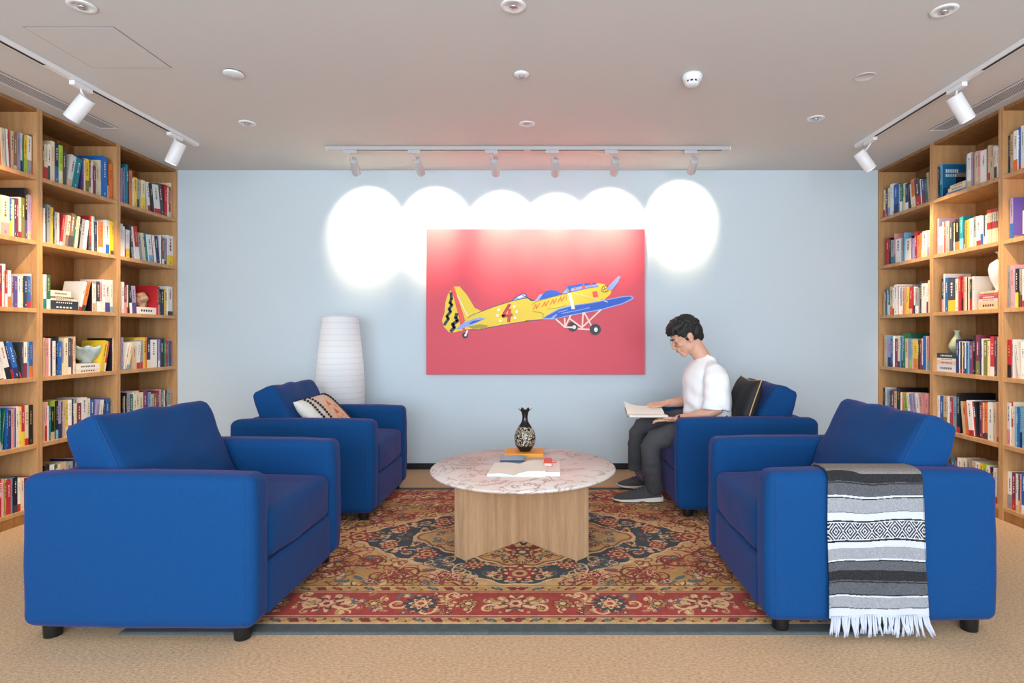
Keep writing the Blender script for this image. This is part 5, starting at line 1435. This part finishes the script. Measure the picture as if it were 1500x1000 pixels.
# ---------------------------------------------------------------- the book in his hands
ho = empty('held_book', (0, 0, 0), 0, 'open book with cream pages and pale green cover held by the seated man', 'book')
def leafgrid(name, mat, y0, z0, y1, z1, x0, x1, th, curl=0.0, sag=0.0):
    """half of the open book from the gutter (y0, z0) to its outer edge (y1, z1), with thickness th"""
    n, m = 14, 12; mb = MB(); top = []; bot = []
    for i in range(n+1):
        for j in range(m+1):
            a = i/n; b = j/m
            x = x0+(x1-x0)*a; y = y0+(y1-y0)*b
            z = z0+(z1-z0)*b+sag*math.sin(PI*min(1, b*1.3))**.8*(1 if b < .77 else .99)+curl*max(0, (1-a*2.2))**2*b
            top.append((x-(.010*b if curl else 0)*max(0, 1-a*2), y, z)); bot.append((x, y, z0+(z1-z0)*b-th+curl*max(0, (1-a*2.2))**2*b*.5-.001))
    vs_ = top+bot; o = len(top); fs_ = []
    for i in range(n):
        for j in range(m):
            p = i*(m+1)+j; fs_.append((p, p+m+1, p+m+2, p+1)); fs_.append((o+p, o+p+1, o+p+m+2, o+p+m+1))
    for j in range(m):
        p = j; q = n*(m+1)+j; fs_.append((p, p+1, o+p+1, o+p)); fs_.append((q, o+q, o+q+1, q+1))
    for i in range(n):
        p = i*(m+1); q = p+m; fs_.append((p, o+p, o+p+m+1, p+m+1)); fs_.append((q, q+m+1, o+q+m+1, o+q))
    mb.add(vs_, fs_, smooth=False); return mb.build(name, mat, ho, weld=True)
m_cov = plain('pale_green_cover', (176, 176, 120), .5)
leafgrid('left_pages', m_page, 4.115, .628, 3.972, .640, .545, .815, .009, sag=.004)
leafgrid('right_pages', m_page, 4.1155, .628, 4.262, .672, .550, .818, .009, curl=.038, sag=.004)
leafgrid('cover', m_cov, 4.115, .6165, 3.966, .6285, .541, .820, .0022)
leafgrid('cover', m_cov, 4.1155, .6165, 4.268, .6605, .546, .823, .0022)
# ================================================================ light
wd = bpy.data.worlds.new('sky'); bpy.context.scene.world = wd; wd.use_nodes = True
bg = wd.node_tree.nodes['Background']; bg.inputs['Color'].default_value = (.75, .87, 1, 1); bg.inputs['Strength'].default_value = 1.0
def light(name, kind, loc, power, color, rot=None, aim=None, **k):
    l = bpy.data.lights.new(name, kind); l.energy = power; l.color = color
    for a, v in k.items(): setattr(l, a, v)
    o = bpy.data.objects.new(name, l); C.objects.link(o); o.location = loc
    if aim is not None: o.rotation_euler = Vector(aim).to_track_quat('-Z', 'Y').to_euler()
    return o
light('window_daylight', 'AREA', (-.2, REAR_Y-.2, 1.45), 420, (.80, .90, 1.0), aim=(0, 1, 0), shape='RECTANGLE', size=6.0, size_y=2.3)
WARM = (1, .78, .54)
for kind, e, a in SPOTS:
    if kind == 'wall':
        light('wall_spot', 'SPOT', e, 38, WARM, aim=(a.x, a.y, a.z-.05), spot_size=math.radians(69), spot_blend=.42, shadow_soft_size=.02)
        light('wall_spot_spill', 'SPOT', e, 95, (1, .76, .40), aim=(a.x*.7, a.y, a.z-.30), spot_size=math.radians(60), spot_blend=1, shadow_soft_size=.03)
    else:
        light('shelf_spot', 'SPOT', e, 85, (1, .74, .46), aim=a, spot_size=math.radians(80), spot_blend=.7, shadow_soft_size=.03)
for x, y in [cpt(120, 8), cpt(752, 8), cpt(1383, 15), cpt(362, 180), cpt(772, 181), cpt(1195, 173)]:
    light('downlight_beam', 'SPOT', (x, y, ROOM_H-.03), 14, (1, .84, .68), aim=(0, 0, -1), spot_size=math.radians(95), spot_blend=.8, shadow_soft_size=.03)
for x, y in [(-2.11, 1.0), (-.17, 1.0), (1.79, 1.0), (-2.11, -.6), (-.17, -.6), (1.79, -.6)]:
    light('downlight_beam', 'SPOT', (x, y, ROOM_H-.03), 14, (1, .84, .68), aim=(0, 0, -1), spot_size=math.radians(95), spot_blend=.8, shadow_soft_size=.03)
light('lamp_bulb', 'POINT', (lx, ly, 1.0), .6, (1, .95, .88), shadow_soft_size=.04)
# ================================================================ camera and view
cd = bpy.data.cameras.new('camera'); cam = bpy.data.objects.new('camera', cd); C.objects.link(cam)
cd.sensor_width = 36; cd.lens = 36*F/1500; cd.sensor_fit = 'HORIZONTAL'
cam.location = (0, 0, CAMH); cam.rotation_euler = (PI/2, 0, 0)
cd.shift_x = -(VX-750)/1500; cd.shift_y = -(500-VY)/1500
cd.clip_start = 0.05
bpy.context.scene.camera = cam
vs = bpy.context.scene.view_settings
vs.view_transform = 'Standard'; vs.look = 'None'; vs.gamma = 1; vs.use_curve_mapping = False
vs.exposure = 0.0
